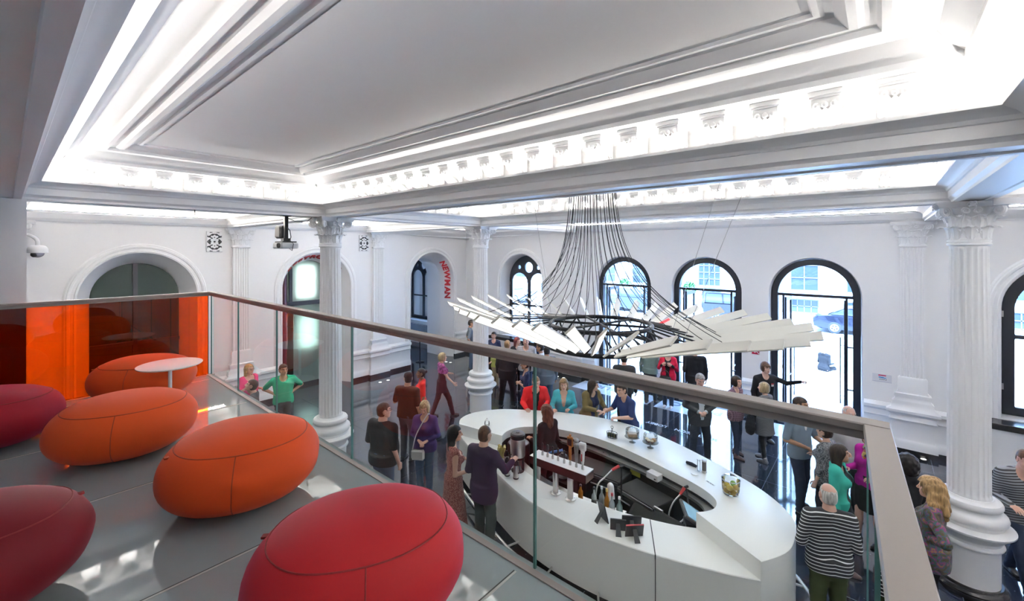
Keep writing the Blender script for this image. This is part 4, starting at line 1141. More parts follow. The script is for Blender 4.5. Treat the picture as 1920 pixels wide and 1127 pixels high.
MB().box(-.5,.5,-.03,.03,-.06,.02).obj('track', M_GREYP, t); MB().lathe([(.05,-.14),(.055,-.07),(.03,-.06)], 12, (.2,0)).obj('lamp_head', M_DGREY, t)
t = thing('stanchion', 'black queue stanchion with round base in the NEWMAN arch', 'stanchion', (-13.75, 10.55, 0))
MB().lathe([(.17,0),(.17,.02),(.05,.035),(.025,.05)], 20).obj('base', M_BLACK, t, 40); MB().lathe([(.025,.03),(.025,.96),(.032,.97),(.032,1.02),(.01,1.03)], 14).obj('post', M_BLACK, t, 40)
# notices between the doors and beside the right door
t = thing('framed_notice', 'small framed paper notice between the middle and right doors', 'notice', (-2.52, YF-.005, 2.08))
MB().box(-.115,.115,-.018,.0,-.155,.155).obj('frame', mat('blue_grey_frame', (.14,.15,.24), .5), t)
M_PAPER = mat('notice_paper', (.55,.56,.70), .7); M_FAINT = mat('faint_print', (.36,.38,.50), .7)
pp = MB().box(-.095,.095,-.02,-.0185,-.135,.135).obj('paper', M_PAPER, t)
b = MB()
for k in range(7): b.box(-.06+.006*(k % 3), .06-.008*((k*2) % 3), -.0212, -.0202, .08-k*.028, .087-k*.028)
b.obj('print_lines', M_FAINT, pp)
t = thing('safety_sign', 'small red square sign with white diagonal hose symbol under the framed notice', 'sign', (-2.5, YF-.004, 1.75))
MB().box(-.085,.085,-.012,0,-.095,.095).obj('plate', mat('sign_red', (.50,.01,.05), .4), t)
b = MB(); b.box(-.115,.115,-.0145,-.0125,-.012,.012, M=Matrix.Rotation(math.radians(45), 4, 'Y')); b.box(-.035,.005,-.016,-.0145,-.055,-.005).box(-.005,.04,-.016,-.0145,-.02,.012)
b.obj('symbol', M_WHITE, t)
t = thing('evacuation_sign', 'white information plaque with red bar and blue figure right of the right door', 'sign', (0, YF-.004, 1.515))
MB().box(-.165,.165,-.012,0,-.085,.085).obj('plate', mat('plaque_white', (.70,.71,.74), .4), t)
MB().box(-.06,.07,-.0145,-.0125,.045,.07).obj('red_bar', mat('plaque_red', (.28,.01,.06), .5), t)
MB().box(-.055,.03,-.0145,-.0125,.0,.025).box(-.02,.075,-.0146,-.0126,-.005,.014).obj('blue_figure', mat('plaque_blue', (.04,.25,.55), .5), t)
for k in range(4): MB().lathe([(.010,0),(.010,.0022)], 10, M=Matrix.Translation((-.03+.033*k,-.0125,-.032)) @ Matrix.Rotation(PI/2,4,'X')).obj('black_dot', M_BLACK, t)
MB().box(-.165,.165,-.0146,-.0125,-.087,-.08).obj('grey_line', M_FAINT, t)
# ---------------------------------------------------------------- the bar
OUT_HI = [(-6.08,5.58),(-6.27,5.8),(-6.3,6.15),(-6.05,6.62),(-5.6,6.97),(-5.0,7.32),(-4.3,7.58),(-3.63,7.66),(-2.86,7.51),(-2.02,7.17),(-1.24,6.74),(-.84,6.30),(-.76,5.95),(-.78,5.55),(-.97,5.18)]
OUT_LO = [(-.97,5.18),(-1.32,5.03),(-1.94,4.84),(-2.58,4.71),(-3.2,4.68),(-3.75,4.74),(-4.14,4.84),(-4.85,5.09),(-5.55,5.34),(-6.08,5.58)]
IN_HI = [(-5.12,5.72),(-5.18,5.96),(-5.07,6.27),(-4.65,6.56),(-3.9,6.72),(-3.15,6.64),(-2.36,6.42),(-1.95,6.28),(-1.70,6.12),(-1.62,5.95),(-1.65,5.78),(-1.77,5.63)]
IN_LO = [(-1.77,5.63),(-2.0,5.52),(-2.3,5.42),(-2.6,5.34),(-2.98,5.28),(-3.45,5.24),(-4.06,5.28),(-4.61,5.45),(-5.12,5.72)]
oh = spline(OUT_HI, 5, False); ol = spline(OUT_LO, 6, False); ih = spline(IN_HI, 5, False); il = spline(IN_LO, 6, False)
def resample(P, n):
    P = np.array(P); d = np.r_[0, np.cumsum(np.hypot(*np.diff(P, axis=0).T))]; s = np.linspace(0, d[-1], n)
    return [(float(np.interp(q, d, P[:,0])), float(np.interp(q, d, P[:,1]))) for q in s]
M_BAR = mat('white_solid_surface', (.80,.80,.775), .34, 0, .4)
M_BARF = mat('white_bar_front', (.82,.82,.78), .32, 0, .4)
M_BARIN = mat('black_bar_interior', (.012,.011,.012), .45, 0, .25)
M_MAHOG = mat('dark_oxblood_panel', (.045,.014,.014), .3)
bar = thing('bar_counter', 'large white oval bar counter in the lobby with a dark staffed well', 'bar', (0,0,0))
def slab(name, outer, inner, z0, z1, m, n=90, ends=True):
    a = resample(outer, n); b = resample(inner, n)
    mb = MB(); mb.loft([[(*p, z0) for p in a], [(*p, z1-.008) for p in a], [(p[0]+(q[0]-p[0])*.012, p[1]+(q[1]-p[1])*.012, z1) for p, q in zip(a, b)], [(*q, z1) for q in b], [(*q, z0) for q in b], [(*p, z0) for p in a]], closed=False)
    for k in (0, -1): mb.add([(*a[k],z0),(*a[k],z1),(*b[k],z1),(*b[k],z0)], [(0,1,2,3)])
    return mb.obj(name, m, bar, 40)
slab('raised_countertop', oh, ih, .94, 1.07, M_BAR)
slab('service_countertop', ol, il, .82, .87, M_BAR)
def shrink(P, k, c=(-3.5,6.1)):
    return [(c[0]+(x-c[0])*(1-k/ max(.1, math.hypot(x-c[0], y-c[1]))), c[1]+(y-c[1])*(1-k/max(.1, math.hypot(x-c[0], y-c[1])))) for x, y in P]
def wallring(name, P, z0, z1, m, k=0.0, n=90):
    a = resample(shrink(P, k), n); return MB().loft([[(*p, z0) for p in a], [(*p, z1) for p in a]], closed=False).obj(name, m, bar, 40)
wallring('front_panel', oh, .13, .94, M_BARF, .004); wallring('front_panel', ol, .13, .82, M_BARF, .004)
wallring('kick_panel', oh, 0, .13, M_BLACKBASE, .14); wallring('kick_panel', ol, 0, .13, M_BLACKBASE, .14)
a = resample(oh, 90); c_ = resample(shrink(oh, .14), 90)
MB().loft([[(*p, .13) for p in a], [(*p, .13) for p in c_]], closed=False).obj('soffit', M_BLACKBASE, bar)
a = resample(ol, 90); c_ = resample(shrink(ol, .14), 90)
MB().loft([[(*p, .13) for p in a], [(*p, .13) for p in c_]], closed=False).obj('soffit', M_BLACKBASE, bar)
wallring('inner_wall', ih, 0, .94, M_BARIN, .0); wallring('inner_wall', il, 0, .82, M_BARIN, .0)
P = resample(ih, 60)+resample(il, 60)[1:-1]
MB().add([(*p, .006) for p in P], [tuple(range(len(P)))]).obj('well_floor', M_BARIN, bar)
for q0, q1 in ((oh[0], ih[0]), (oh[-1], ih[-1])):
    MB().add([(*q0,.80),(*q1,.80),(*q1,.945),(*q0,.945)], [(0,1,2,3)]).obj('step_panel', M_BAR, bar)
# seam of the flap in the front, and its line over the top
fx = (-1.97, 4.83); fi = (-2.28, 5.42)
ms = mat('bar_seam', (.02,.02,.02), .6)
d_ = Vector((fi[0]-fx[0], fi[1]-fx[1], 0)); ln = d_.length; d_.normalize()
M = Matrix(((d_.x,-d_.y,0,fx[0]),(d_.y,d_.x,0,fx[1]),(0,0,1,0),(0,0,0,1)))
MB().box(0, ln, -.006, .006, .82, .8715, M=M).box(-.004, .01, -.004, .004, .13, .84, M=M).obj('flap_seam', ms, bar)
# metal foot rail around the outside
fr = resample(shrink(ol, -.20)+[], 70); fr2 = resample(shrink(oh, -.20), 70)
MB().tube([(*p, .17) for p in fr], .025, 10).tube([(*p, .17) for p in fr2], .025, 10).obj('foot_rail', M_STEEL, bar, 60)
b = MB()
for q in (fr, fr2):
    for k in range(4, 68, 9):
        p = q[k]; s = shrink([p], .32)[0]; b.tube([(*p,.17),(*s,.17)], .014, 6)
b.obj('rail_bracket', M_STEEL, bar)
# steel ledge along the inside of the raised counter
a = resample(ih[16:46], 50); c_ = resample(shrink(ih, .15)[16:46], 50)
MB().loft([[(*p, .90) for p in a], [(*p, .90) for p in c_], [(*p, .86) for p in c_], [(*p, .86) for p in a]], closed=False).obj('drip_ledge', M_STEEL_D, bar, 40)
b = MB()
for k in (14,16,28,30): b.lathe([(.012,.9),(.012,.902)], 10, ((a[k][0]+c_[k][0])/2, (a[k][1]+c_[k][1])/2))
b.obj('ledge_hole', M_BLACK, bar)
# steel work shelf under the service counter
a = resample(il[20:46], 50); c_ = resample([(x, y+.34) for x, y in il[20:46]], 50)
MB().loft([[(*p, .70) for p in a], [(*p, .70) for p in c_], [(*p, .58) for p in c_], [(*p, .58) for p in a]], closed=False).obj('work_shelf', M_STEEL, bar, 40)
# left: oxblood return under the urn end
MB().lathe([(.20,.0),(.20,.91),(.185,.93)], 36, (-4.93,5.95)).obj('return_counter', M_MAHOG, bar, 40)
MB().lathe([(.175,.931),(.175,.933)], 36, (-4.93,5.95)).obj('return_top', mat('smoked_top', (.22,.23,.25), .12), bar)

# under-counter coolers along the back of the well
M_COOLER = mat('black_cooler', (.016,.016,.016), .5, 0, .2); M_COOLGL = mat('dark_cooler_glass', (.020,.021,.018), .18, 0, .3)
def cooler(x0, x1, y, lab, rz=0):
    t = thing('bar_cooler', lab, 'cooler', ((x0+x1)/2, y, .0), rz); h = (x1-x0)/2
    MB().bbox(-h, h, -.24, .20, .02, .80, .01).obj('cabinet', M_COOLER, t)
    k = 2
    for i in range(k):
        a = -h+.03+i*(2*h-.06)/k; b = a+(2*h-.06)/k
        dr = MB().box(a+.01, b-.01, -.262, -.242, .10, .72).obj('door', M_COOLER, t)
        MB().box(a+.06, b-.06, -.268, -.2625, .16, .62).obj('door_glass', M_COOLGL, dr); MB().tube([(a+.05,-.285,.67),(b-.05,-.285,.67)], .010, 6).obj('handle', M_STEEL_D, dr)
    MB().box(-h+.02, h-.02, -.256, -.242, .735, .785).obj('vent_strip', M_STEEL_D, t)
cooler(-4.1, -3.05, 6.33, 'black bar cooler with glass doors behind the bartender', math.radians(1))
cooler(-2.98, -2.3, 6.12, 'black bar cooler with glass doors at the right of the well', math.radians(-16))
t = thing('ice_bin', 'long black sloping ice bin with steel rim in the bar well', 'bin', (-2.32, 5.68, 0), math.radians(-14))
MB().loft([[(x, -.15, .02), (x, -.15, .52), (x, .13, .78), (x, .16, .78), (x, .16, .02)] for x in (-.42, .34)], True, True).obj('body', M_COOLER, t)
MB().box(-.42,.34,-.175,-.15,.46,.53).obj('steel_rim', M_STEEL, t); MB().add([(-.38,-.14,.535),(.30,-.14,.535),(.30,.12,.777),(-.38,.12,.777)],[(0,1,2,3)]).obj('sliding_lid', M_COOLGL, t)
MB().box(-.12,.02,.13,.155,.78,.81).obj('lid_handle', M_STEEL, t)
t = thing('till_screen', 'blue-lit touch screen till at the right end of the bar well', 'screen', (-1.90, 5.90, .0), math.radians(-60))
MB().box(-.10,.10,-.10,.10,.0,.78).obj('stand', M_BLACK, t)
R = Matrix.Translation((0,0,.86)) @ Matrix.Rotation(math.radians(-32), 4, 'X')
MB().bbox(-.21,.21,-.155,.155,-.02,.02,.012, M=R).obj('housing', M_DGREY, t)
MB().box(-.175,.175,-.12,.12,.0202,.0215, M=R).obj('screen', mat('till_display', (.15,.28,.38), .1, emit=(.25,.42,.55), emit_s=.13), t)
t = thing('cleaning_label', 'yellow label plate on the back of the bar well', 'label', (-3.0, 6.555, .80), math.radians(-10))
MB().box(-.09,.09,-.012,-.0,-.05,.05).obj('plate', mat('yellow_plate', (.36,.33,.03), .5), t)

# beer tap tower
t = thing('beer_tap_tower', 'white-topped beer tap bridge on two steel posts on the front counter', 'tap tower', (-3.45, 5.14, .87), math.radians(2))
for x in (-.11, .13):
    p = MB().lathe([(.042,.006),(.042,.34)], 20, (x,0)).obj('post', M_STEEL, t, 50)
    MB().lathe([(.075,0),(.075,.010),(.045,.016)], 20, (x,0)).obj('flange', M_STEEL, p, 40)
    b = MB()
    for k in range(4): b.ball((x+.06*math.cos(k*PI/2+.7), .06*math.sin(k*PI/2+.7), .013), .008, 6, 4)
    b.obj('bolts', M_STEEL_D, p)
MB().box(-.50,.42,-.09,.13,.34,.455).obj('bridge', M_MAHOG, t); MB().bbox(-.505,.425,-.095,.135,.455,.462,.002).obj('bridge_top', M_WHITE, t); MB().box(.42,.427,-.085,.125,.345,.45).obj('end_plate', M_STEEL, t)
def tap(x, y, h, kind):
    s = MB().lathe([(.018,.462),(.018,.50),(.012,.51),(.012,.53)], 12, (x,y)).obj('tap_stem', M_STEEL, t, 40)
    if kind == 'small': MB().lathe([(.008,.53),(.013,.56),(.012,.60),(.016,.62),(.010,.64)], 10, (x,y)).obj('tap_handle', M_BLACK, s, 50)
    elif kind == 'wood':
        MB().bbox(x-.018,x+.018,y-.014,y+.014,.53,.72,.006).bbox(x-.045,x+.045,y-.018,y+.018,.72,.86,.01).ball((x,y,.875),.02,8,6).obj('tap_handle', mat('tan_wood', (.42,.17,.04), .4), s)
        MB().box(x-.032,x+.032,y-.022,y-.018,.74,.83).obj('badge', M_BLACK, s)
    elif kind == 'steel': MB().lathe([(.018,.53),(.022,.60),(.034,.74),(.030,.79),(.02,.80)], 14, (x,y)).ball((x,y,.83),(.038,.03,.038),12,8).obj('tap_handle', M_STEEL_D, s, 50)
    else:
        MB().lathe([(.016,.53),(.022,.58),(.028,.66),(.03,.72)], 14, (x,y)).bbox(x-.05,x+.05,y-.02,y+.02,.72,.83,.008).obj('tap_handle', M_WHITE, s, 50)
        MB().box(x-.008,x+.008,y-.031,y-.028,.58,.68).obj('red_stripe', M_RED, s); MB().box(x-.03,x+.03,y-.0225,y-.0205,.75,.80).obj('badge', M_GREYP, s)
for i, x in enumerate((-.36,-.27,-.18,-.09)): tap(x, .03, .2, 'small')
tap(.02, .02, .2, 'small'); tap(.11,.03,.4,'wood'); tap(.21,.03,.4,'steel'); tap(.31,.03,.4,'white')
t2 = thing('soda_gun', 'silver-hosed soda gun with red grip behind the beer taps', 'soda gun', (-3.05, 5.72, 0))
MB().tube(spline([(-.06,-.25,.72),(-.08,-.15,.95),(-.02,-.02,1.05),(.03,.08,1.12)], 6, False), .011, 8).obj('hose', M_STEEL, t2, 60)
MB().tube([(.03,.08,1.12),(.10,.17,1.17)], [.02,.024], 10).obj('grip', mat('red_grip', (.42,.03,.03), .4), t2); MB().tube([(.10,.17,1.17),(.14,.22,1.17)], .016, 8).obj('nozzle', M_BLACK, t2)
MB().tube([(.12,.2,.65),(.12,.2,1.15)], .012, 8).tube([(.12,.2,.65),(.12,.2,.02)], .02, 8).obj('holder', M_BLACK, t2)
t2 = thing('soda_gun', 'silver-hosed soda gun with red grip hanging at the right end of the well', 'soda gun', (-2.05, 6.13, 0))
MB().tube(spline([(-.10,.02,.93),(-.18,-.06,.80),(-.20,-.14,.66),(-.12,-.16,.60),(-.02,-.10,.66),(.02,.0,.80)], 6, False), .012, 8).obj('hose', M_STEEL, t2, 60)
MB().tube([(-.10,.02,.93),(-.06,.07,1.02)], [.02,.024], 10).obj('grip', mat('red_grip', (.42,.03,.03), .4), t2); MB().tube([(-.06,.07,1.02),(-.03,.12,1.03)], .018, 8).obj('nozzle', M_BLACK, t2)
MB().tube([(.02,0,0),(.02,0,.82)], .018, 8).tube([(.02,0,.82),(-.04,.1,1.0)], .012, 8).obj('holder', M_BLACK, t2)

# coffee urn, airpots, flasks, cups
def urn(x, y, z, lab):
    t = thing('coffee_urn', lab, 'coffee urn', (x, y, z))
    MB().lathe([(.115,.24),(.118,.26),(.118,.50),(.112,.52)], 28).obj('tank', M_STEEL, t, 40)
    MB().lathe([(.115,.52),(.118,.53),(.118,.58),(.10,.60),(.03,.605),(.03,.615)], 28).obj('lid', M_BLACK, t, 40)
    MB().lathe([(.10,0),(.105,.015),(.09,.025)], 24).obj('base', M_BLACK, t, 40)
    for k in range(3):
        a = k*2*PI/3+.5; MB().box(-.018,.018,-.012,.012,.02,.25, M=Matrix.Translation((.085*math.cos(a), .085*math.sin(a), 0)) @ Matrix.Rotation(a, 4, 'Z')).obj('leg', M_BLACK, t)
    MB().tube([(.11*math.cos(-1.9),.11*math.sin(-1.9),.28),(.15*math.cos(-1.9),.15*math.sin(-1.9),.28),(.15*math.cos(-1.9),.15*math.sin(-1.9),.23)], .011, 8).obj('spigot', M_BLACK, t)
urn(-4.38, 5.27, .87, 'tall stainless coffee urn on black legs at the left end of the bar well')
def airpot(x, y, z, lab):
    t = thing('airpot', lab, 'airpot', (x, y, z))
    MB().lathe([(.088,0),(.09,.01),(.09,.04)], 24).obj('base', M_BLACK, t, 40); MB().lathe([(.088,.04),(.090,.06),(.090,.30),(.082,.32)], 24).obj('body', M_STEEL, t, 40)
    MB().lathe([(.082,.32),(.085,.34),(.07,.375),(.035,.39),(.035,.41)], 24).obj('pump_lid', M_BLACK, t, 40); MB().tube([(-.08,-.02,.34),(-.05,-.04,.43),(.05,.04,.43),(.08,.02,.34)], .008, 6).obj('handle', M_BLACK, t)
MB().box(-4.08,-3.72,5.68,5.98,.0,.70).obj('airpot_stand', M_BARIN); tag(bpy.data.objects['airpot_stand'], 'low black stand under the big airpot in the well', 'stand')
airpot(-3.88, 5.80, .70, 'large stainless airpot with black lid left of the beer taps')
def flask(x, y, lab):
    t = thing('vacuum_flask', lab, 'flask', (x, y, .87), 0, 'steel flasks on the front counter')
    MB().lathe([(.042,0),(.045,.008),(.045,.022)], 18).obj('base', M_BLACK, t, 40); MB().lathe([(.043,.022),(.043,.19),(.038,.205)], 18).obj('body', M_STEEL, t, 40)
    MB().lathe([(.038,.205),(.04,.215),(.036,.25),(.022,.268),(.022,.285),(.012,.29)], 18).obj('stopper', M_BLACK, t, 40); MB().tube([(.04,0,.22),(.075,0,.20),(.072,0,.12),(.045,0,.09)], .008, 6).obj('handle', M_BLACK, t)
flask(-4.41, 5.05, 'left steel flask of the trio on the front counter'); flask(-4.25, 5.07, 'right steel flask of the trio nearest the glass joint'); flask(-4.56, 5.20, 'rear steel flask of the trio, behind the other two')
t = thing('cup_stack', 'stack of white paper cups beside the coffee urn', 'cups', (-4.17, 5.52, .70))
b = MB()
for k in range(12): b.lathe([(.030,.0+k*.017),(.042,.085+k*.017),(.044,.088+k*.017)], 18)
b.obj('cups', mat('paper_white', (.78,.77,.74), .6), t, 40)

# bottles on the well shelf
M_CLR = mat('bottle_glass_clear', (.62,.68,.68), .05, 0, .6, trans=.55); M_AMB = mat('amber_spirit', (.48,.18,.015), .08, 0, .6, trans=.35); M_GRN = mat('bottle_glass_green', (.30,.42,.40), .06, 0, .6, trans=.5)
def bottle(x, y, h, r, glass, cap, lab, label_m=None, sq=False):
    t = thing('bottle', lab, 'bottle', (x, y, .70), 0, 'spirit bottles in the bar well')
    MB().lathe([(r*.9,0),(r,.012),(r,h*.56),(r*.85,h*.63),(.016,h*.74),(.014,h*.92)], 18).obj('body', glass, t, 40)
    MB().lathe([(.017,h*.90),(.017,h),(.012,h+.004)], 12).obj('stopper', cap, t, 40)
    if label_m:
        a0 = math.radians(-150); n = 9
        V = [((r+.0015)*math.cos(a0+math.radians(150)*i/n), (r+.0015)*math.sin(a0+math.radians(150)*i/n), z) for z in (h*.16, h*.46) for i in range(n+1)]
        MB().add(V, [(i,i+1,i+n+2,i+n+1) for i in range(n)]).obj('label', label_m, t)
bottle(-3.10, 5.42, .30, .038, M_CLR, M_BLACK, 'clear spirit bottle with dark label, leftmost by the taps', M_DGREY)
bottle(-2.99, 5.44, .34, .040, M_CLR, M_WHITE, 'clear spirit bottle with white stopper', None)
bottle(-2.89, 5.40, .36, .034, M_AMB, mat('gold_cap', (.55,.42,.15), .35, .6), 'amber spirit bottle with yellow neck', None)
bottle(-2.80, 5.38, .34, .043, M_CLR, mat('rose_cap', (.45,.06,.07), .4), 'clear bottle with red cap and white label', M_WHITE)
bottle(-2.70, 5.40, .32, .044, M_GRN, M_WHITE, 'pale green bottle with white cap, rightmost by the frames', None)
bottle(-3.34, 5.45, .24, .036, M_AMB, M_BLACK, 'short amber bottle under the tap bridge', None)
t = thing('bar_cloth', 'crumpled white cloth hung over a spout behind the bottles', 'cloth', (-2.95, 5.62, .70))
S = SDF((-.12,-.1,.0),(.12,.1,.36),.009)
for p, q, r in (((0,0,.30),(.02,.0,.10),.035),((-.03,.01,.28),(-.05,.02,.08),.025),((.03,.0,.29),(.06,-.01,.13),.022),((0,-.02,.30),(-.01,-.03,.06),.022)): S.cap(p, q, r, r*.6, .02)
V, F = S.mesh(); link('cloth', raw_mesh('cloth', V, F, M_WHITE, smooth=60), t); MB().tube([(0,0,-.0),(0,0,.3)], .012, 8).obj('spout', M_STEEL, t)
t = thing('menu_sheet', 'white paper sheet lying in the well beside the bottles', 'paper', (-2.58, 5.46, .702), math.radians(-12)); MB().box(-.13,.13,-.06,.06,0,.003).obj('sheet', M_PAPER, t)

# easel-backed picture frames on the service counter
def easel(x, y, rz, w_, h_, lab, edge=M_BLACK):
    t = thing('easel_stand', lab, 'frame', (x, y, .87), math.radians(rz))
    R = Matrix.Rotation(math.radians(14), 4, 'X')
    MB().box(-w_/2, w_/2, -.007, .007, 0, h_, M=R).obj('frame', M_BLACK, t)
    MB().box(-w_/2, w_/2, -.0075, .0078, h_-.006, h_+.002, M=R).obj('top_edge', edge, t)
    MB().box(-w_/2+.014, w_/2-.014, .0071, .0085, .014, h_-.014, M=R).obj('print', M_PAPER, t)
    q = h_*.72
    MB().add([(-.02,-.010,q),(.02,-.010,q),(.034,-.13,.0),(-.034,-.13,.0),(-.02,-.018,q),(.02,-.018,q),(.034,-.138,.0),(-.034,-.138,.0)], [(0,1,2,3),(7,6,5,4),(0,4,5,1),(1,5,6,2),(2,6,7,3),(3,7,4,0)], M=Matrix.Rotation(0, 4, 'X')).obj('easel_leg', M_BLACK, t)
easel(-2.72, 5.03, -28, .17, .24, 'tall black picture frame on the counter, leftmost of the four, seen from behind')
easel(-2.50, 4.96, 30, .19, .16, 'black picture frame on the counter, in front of the tall ones, without red edge')
easel(-2.40, 5.12, 36, .24, .17, 'large dark frame standing at the back of the group on the counter')
easel(-2.30, 4.98, 44, .22, .165, 'dark picture frame with a thin red top edge on the counter', mat('red_frame_edge', (.40,.05,.06), .5))

# things on the raised counter
Z1 = 1.07
t = thing('condiment_caddy', 'black wire caddy with tall ring handle on the raised counter', 'caddy', (-3.6, 6.92, Z1))
MB().ring([(.09*math.cos(a), .06*math.sin(a), .008) for a in [2*PI*k/24 for k in range(24)]], .004, 6).ring([(.10*math.cos(a), .065*math.sin(a), .085) for a in [2*PI*k/24 for k in range(24)]], .004, 6).tube([(-.008,0,.01),(-.008,0,.16)], .004, 6).tube([(.008,0,.01),(.008,0,.16)], .004, 6).ring([(.022*math.cos(a), 0, .18+.022*math.sin(a)) for a in [2*PI*k/16 for k in range(16)]], .004, 6).obj('wire_basket', M_BLACK, t)
b = MB()
for k in range(12): a = 2*PI*k/12; b.tube([(.09*math.cos(a), .06*math.sin(a), .008),(.10*math.cos(a), .065*math.sin(a), .085)], .003, 5)
b.obj('basket_wires', M_BLACK, t)
PK = [mat('dark_packet', (.05,.06,.04), .6), mat('olive_packet', (.16,.17,.05), .6), mat('black_packet', (.02,.02,.02), .6)]
for k in range(9): MB().box(-.006,.006,-.022,.022,.01,.075, M=Matrix.Translation((-.065+.016*k, .004*(k % 3), 0)) @ Matrix.Rotation(math.radians(6*(k % 3-1)), 4, 'Y')).obj('sachet', PK[k % 3], t)
M_DOME = thin_glass('dome_glass', (.95,.97,.98))
def cake_stand(x, y, lab, kind):
    t = thing('cake_stand', lab, 'cake stand', (x, y, Z1))
    MB().lathe([(.055,0),(.05,.006),(.012,.02),(.010,.07),(.03,.085),(.125,.09),(.13,.095),(.125,.10),(.01,.098)], 32).obj('stand', mat('pressed_glass', (.82,.86,.86), .06, 0, .6, trans=.7), t, 40)
    d = MB().lathe([(.112,.101),(.114,.16),(.112,.20),(.10,.228),(.07,.238),(.012,.24)], 32, caps=False).obj('dome', M_DOME, t, 60)
    MB().lathe([(.112,.205),(.116,.21),(.112,.216)], 32, caps=False).obj('dome_rim', mat('rim_white', (.75,.78,.82), .1), d, 50); MB().ball((0,0,.255), .016, 10, 8).obj('dome_knob', M_DOME, d, 60)
    return t
cake_stand(-3.25, 6.98, 'domed glass cake stand holding a pale square loaf, left one', 0); cake_stand(-2.93, 6.98, 'domed glass cake stand with frosted cupcakes, right one', 1)
t = thing('cake', 'pale square crumb cake under the left glass dome', 'cake', (-3.25, 6.98, Z1+.10), .6); MB().bbox(-.075,.075,-.06,.06,0,.05,.012).obj('cake_body', mat('crumb', (.52,.36,.22), .9, vary=.3, vscale=60), t); MB().bbox(-.07,.07,-.055,.055,.05,.058,.006).obj('icing', mat('pale_icing', (.62,.52,.44), .8, vary=.2, vscale=40), t)
M_BUN = mat('chocolate_sponge', (.10,.035,.015), .9); M_FROST2 = mat('cream_frosting', (.80,.68,.46), .6)
for k, (dx, dy, lab) in enumerate(((-.06,-.01,'frosted cupcake at the left under the right glass dome'),(-.01,-.05,'frosted cupcake at the front left under the right glass dome'),(.045,-.045,'frosted cupcake at the front right under the right glass dome'))):
    t = thing('cupcake', lab, 'cupcake', (-2.93+dx, 6.98+dy, Z1+.10), 0, 'cupcakes under the dome'); MB().lathe([(.020,0),(.027,.03)], 14).obj('sponge', M_BUN, t, 40); MB().lathe([(.027,.03),(.030,.036),(.024,.048),(.010,.056)], 14).obj('frosting', M_FROST2, t, 50)
t = thing('cookie', 'brown cookies leaning behind the cupcakes under the dome', 'cookie', (-2.89, 7.01, Z1+.10)); MB().bbox(-.03,.035,-.02,.03,0,.05,.008).obj('cookie', mat('biscuit', (.45,.24,.10), .9, vary=.2, vscale=60), t)
t = thing('shaker', 'tall steel and black shaker standing on the raised counter', 'shaker', (-2.0, 6.72, Z1)); MB().lathe([(.035,0),(.038,.01),(.03,.03)], 20).obj('base', M_STEEL, t, 40); MB().lathe([(.03,.03),(.031,.16)], 20).obj('black_sleeve', M_DGREY, t, 40); MB().lathe([(.031,.16),(.036,.165),(.036,.185),(.02,.19)], 20).obj('lid', M_STEEL, t, 40)
t = thing('glass_cylinder', 'narrow clear glass cylinder beside the steel shaker', 'glass', (-2.07, 6.70, Z1)); MB().lathe([(.02,0),(.022,.005),(.022,.17)], 16, caps=False).obj('glass', M_DOME, t, 50); MB().tube([(.022,0,.15),(-.03,-.01,.175)], .005, 6).obj('spoon', M_STEEL_D, t)
t = thing('napkin_roll', 'dark rolled napkin lying behind the shaker', 'napkin', (-2.2, 6.80, Z1)); MB().tube([(-.09,.02,.022),(0,0,.026),(.07,-.02,.022)], [.02,.026,.02], 10).obj('roll', mat('navy_cloth', (.02,.022,.035), .8), t, 60)
t = thing('saucer', 'small white saucer in front of the shaker', 'saucer', (-2.09, 6.58, Z1)); MB().lathe([(.03,0),(.055,.008),(.06,.014),(.05,.012),(.02,.006)], 24).obj('dish', M_WHITE, t, 50)
t = thing('counter_notice', 'small printed strip lying on the raised counter by the fruit jar', 'notice', (-1.84, 6.46, Z1), math.radians(-28)); MB().box(-.075,.075,-.016,.016,0,.002).obj('strip', mat('strip_paper', (.6,.6,.56), .6), t); MB().box(-.06,-.02,-.006,.006,.002,.0028).box(-.005,.02,-.007,.007,.002,.0028).box(.03,.055,-.005,.005,.002,.0028).obj('print', M_DGREY, t)
t = thing('fruit_jar', 'large clear glass jar of lemons and a lime on the raised counter', 'jar', (-1.55, 6.36, Z1))
MB().lathe([(.02,.004),(.085,.006),(.10,.02),(.11,.08),(.115,.20)], 32, caps=False).obj('jar', M_DOME, t, 60)
MB().ring([(.115*math.cos(2*PI*k/32), .115*math.sin(2*PI*k/32), .20) for k in range(32)], .005, 6).obj('rim', mat('rim_grey', (.55,.58,.65), .1), t, 60)
ld = MB().lathe([(.117,.207),(.10,.222),(.03,.232),(.012,.24)], 28, caps=False).obj('lid', M_DOME, t, 60); MB().ball((0,0,.255), .016, 10, 8).obj('knob', M_DOME, ld, 60)
M_LEM = mat('lemon_skin', (.58,.36,.05), .45, bump=.1, bscale=120); M_LEM2 = mat('ripe_lemon_skin', (.60,.42,.04), .45, bump=.1, bscale=120); M_LIME = mat('lime_skin', (.24,.45,.06), .45)
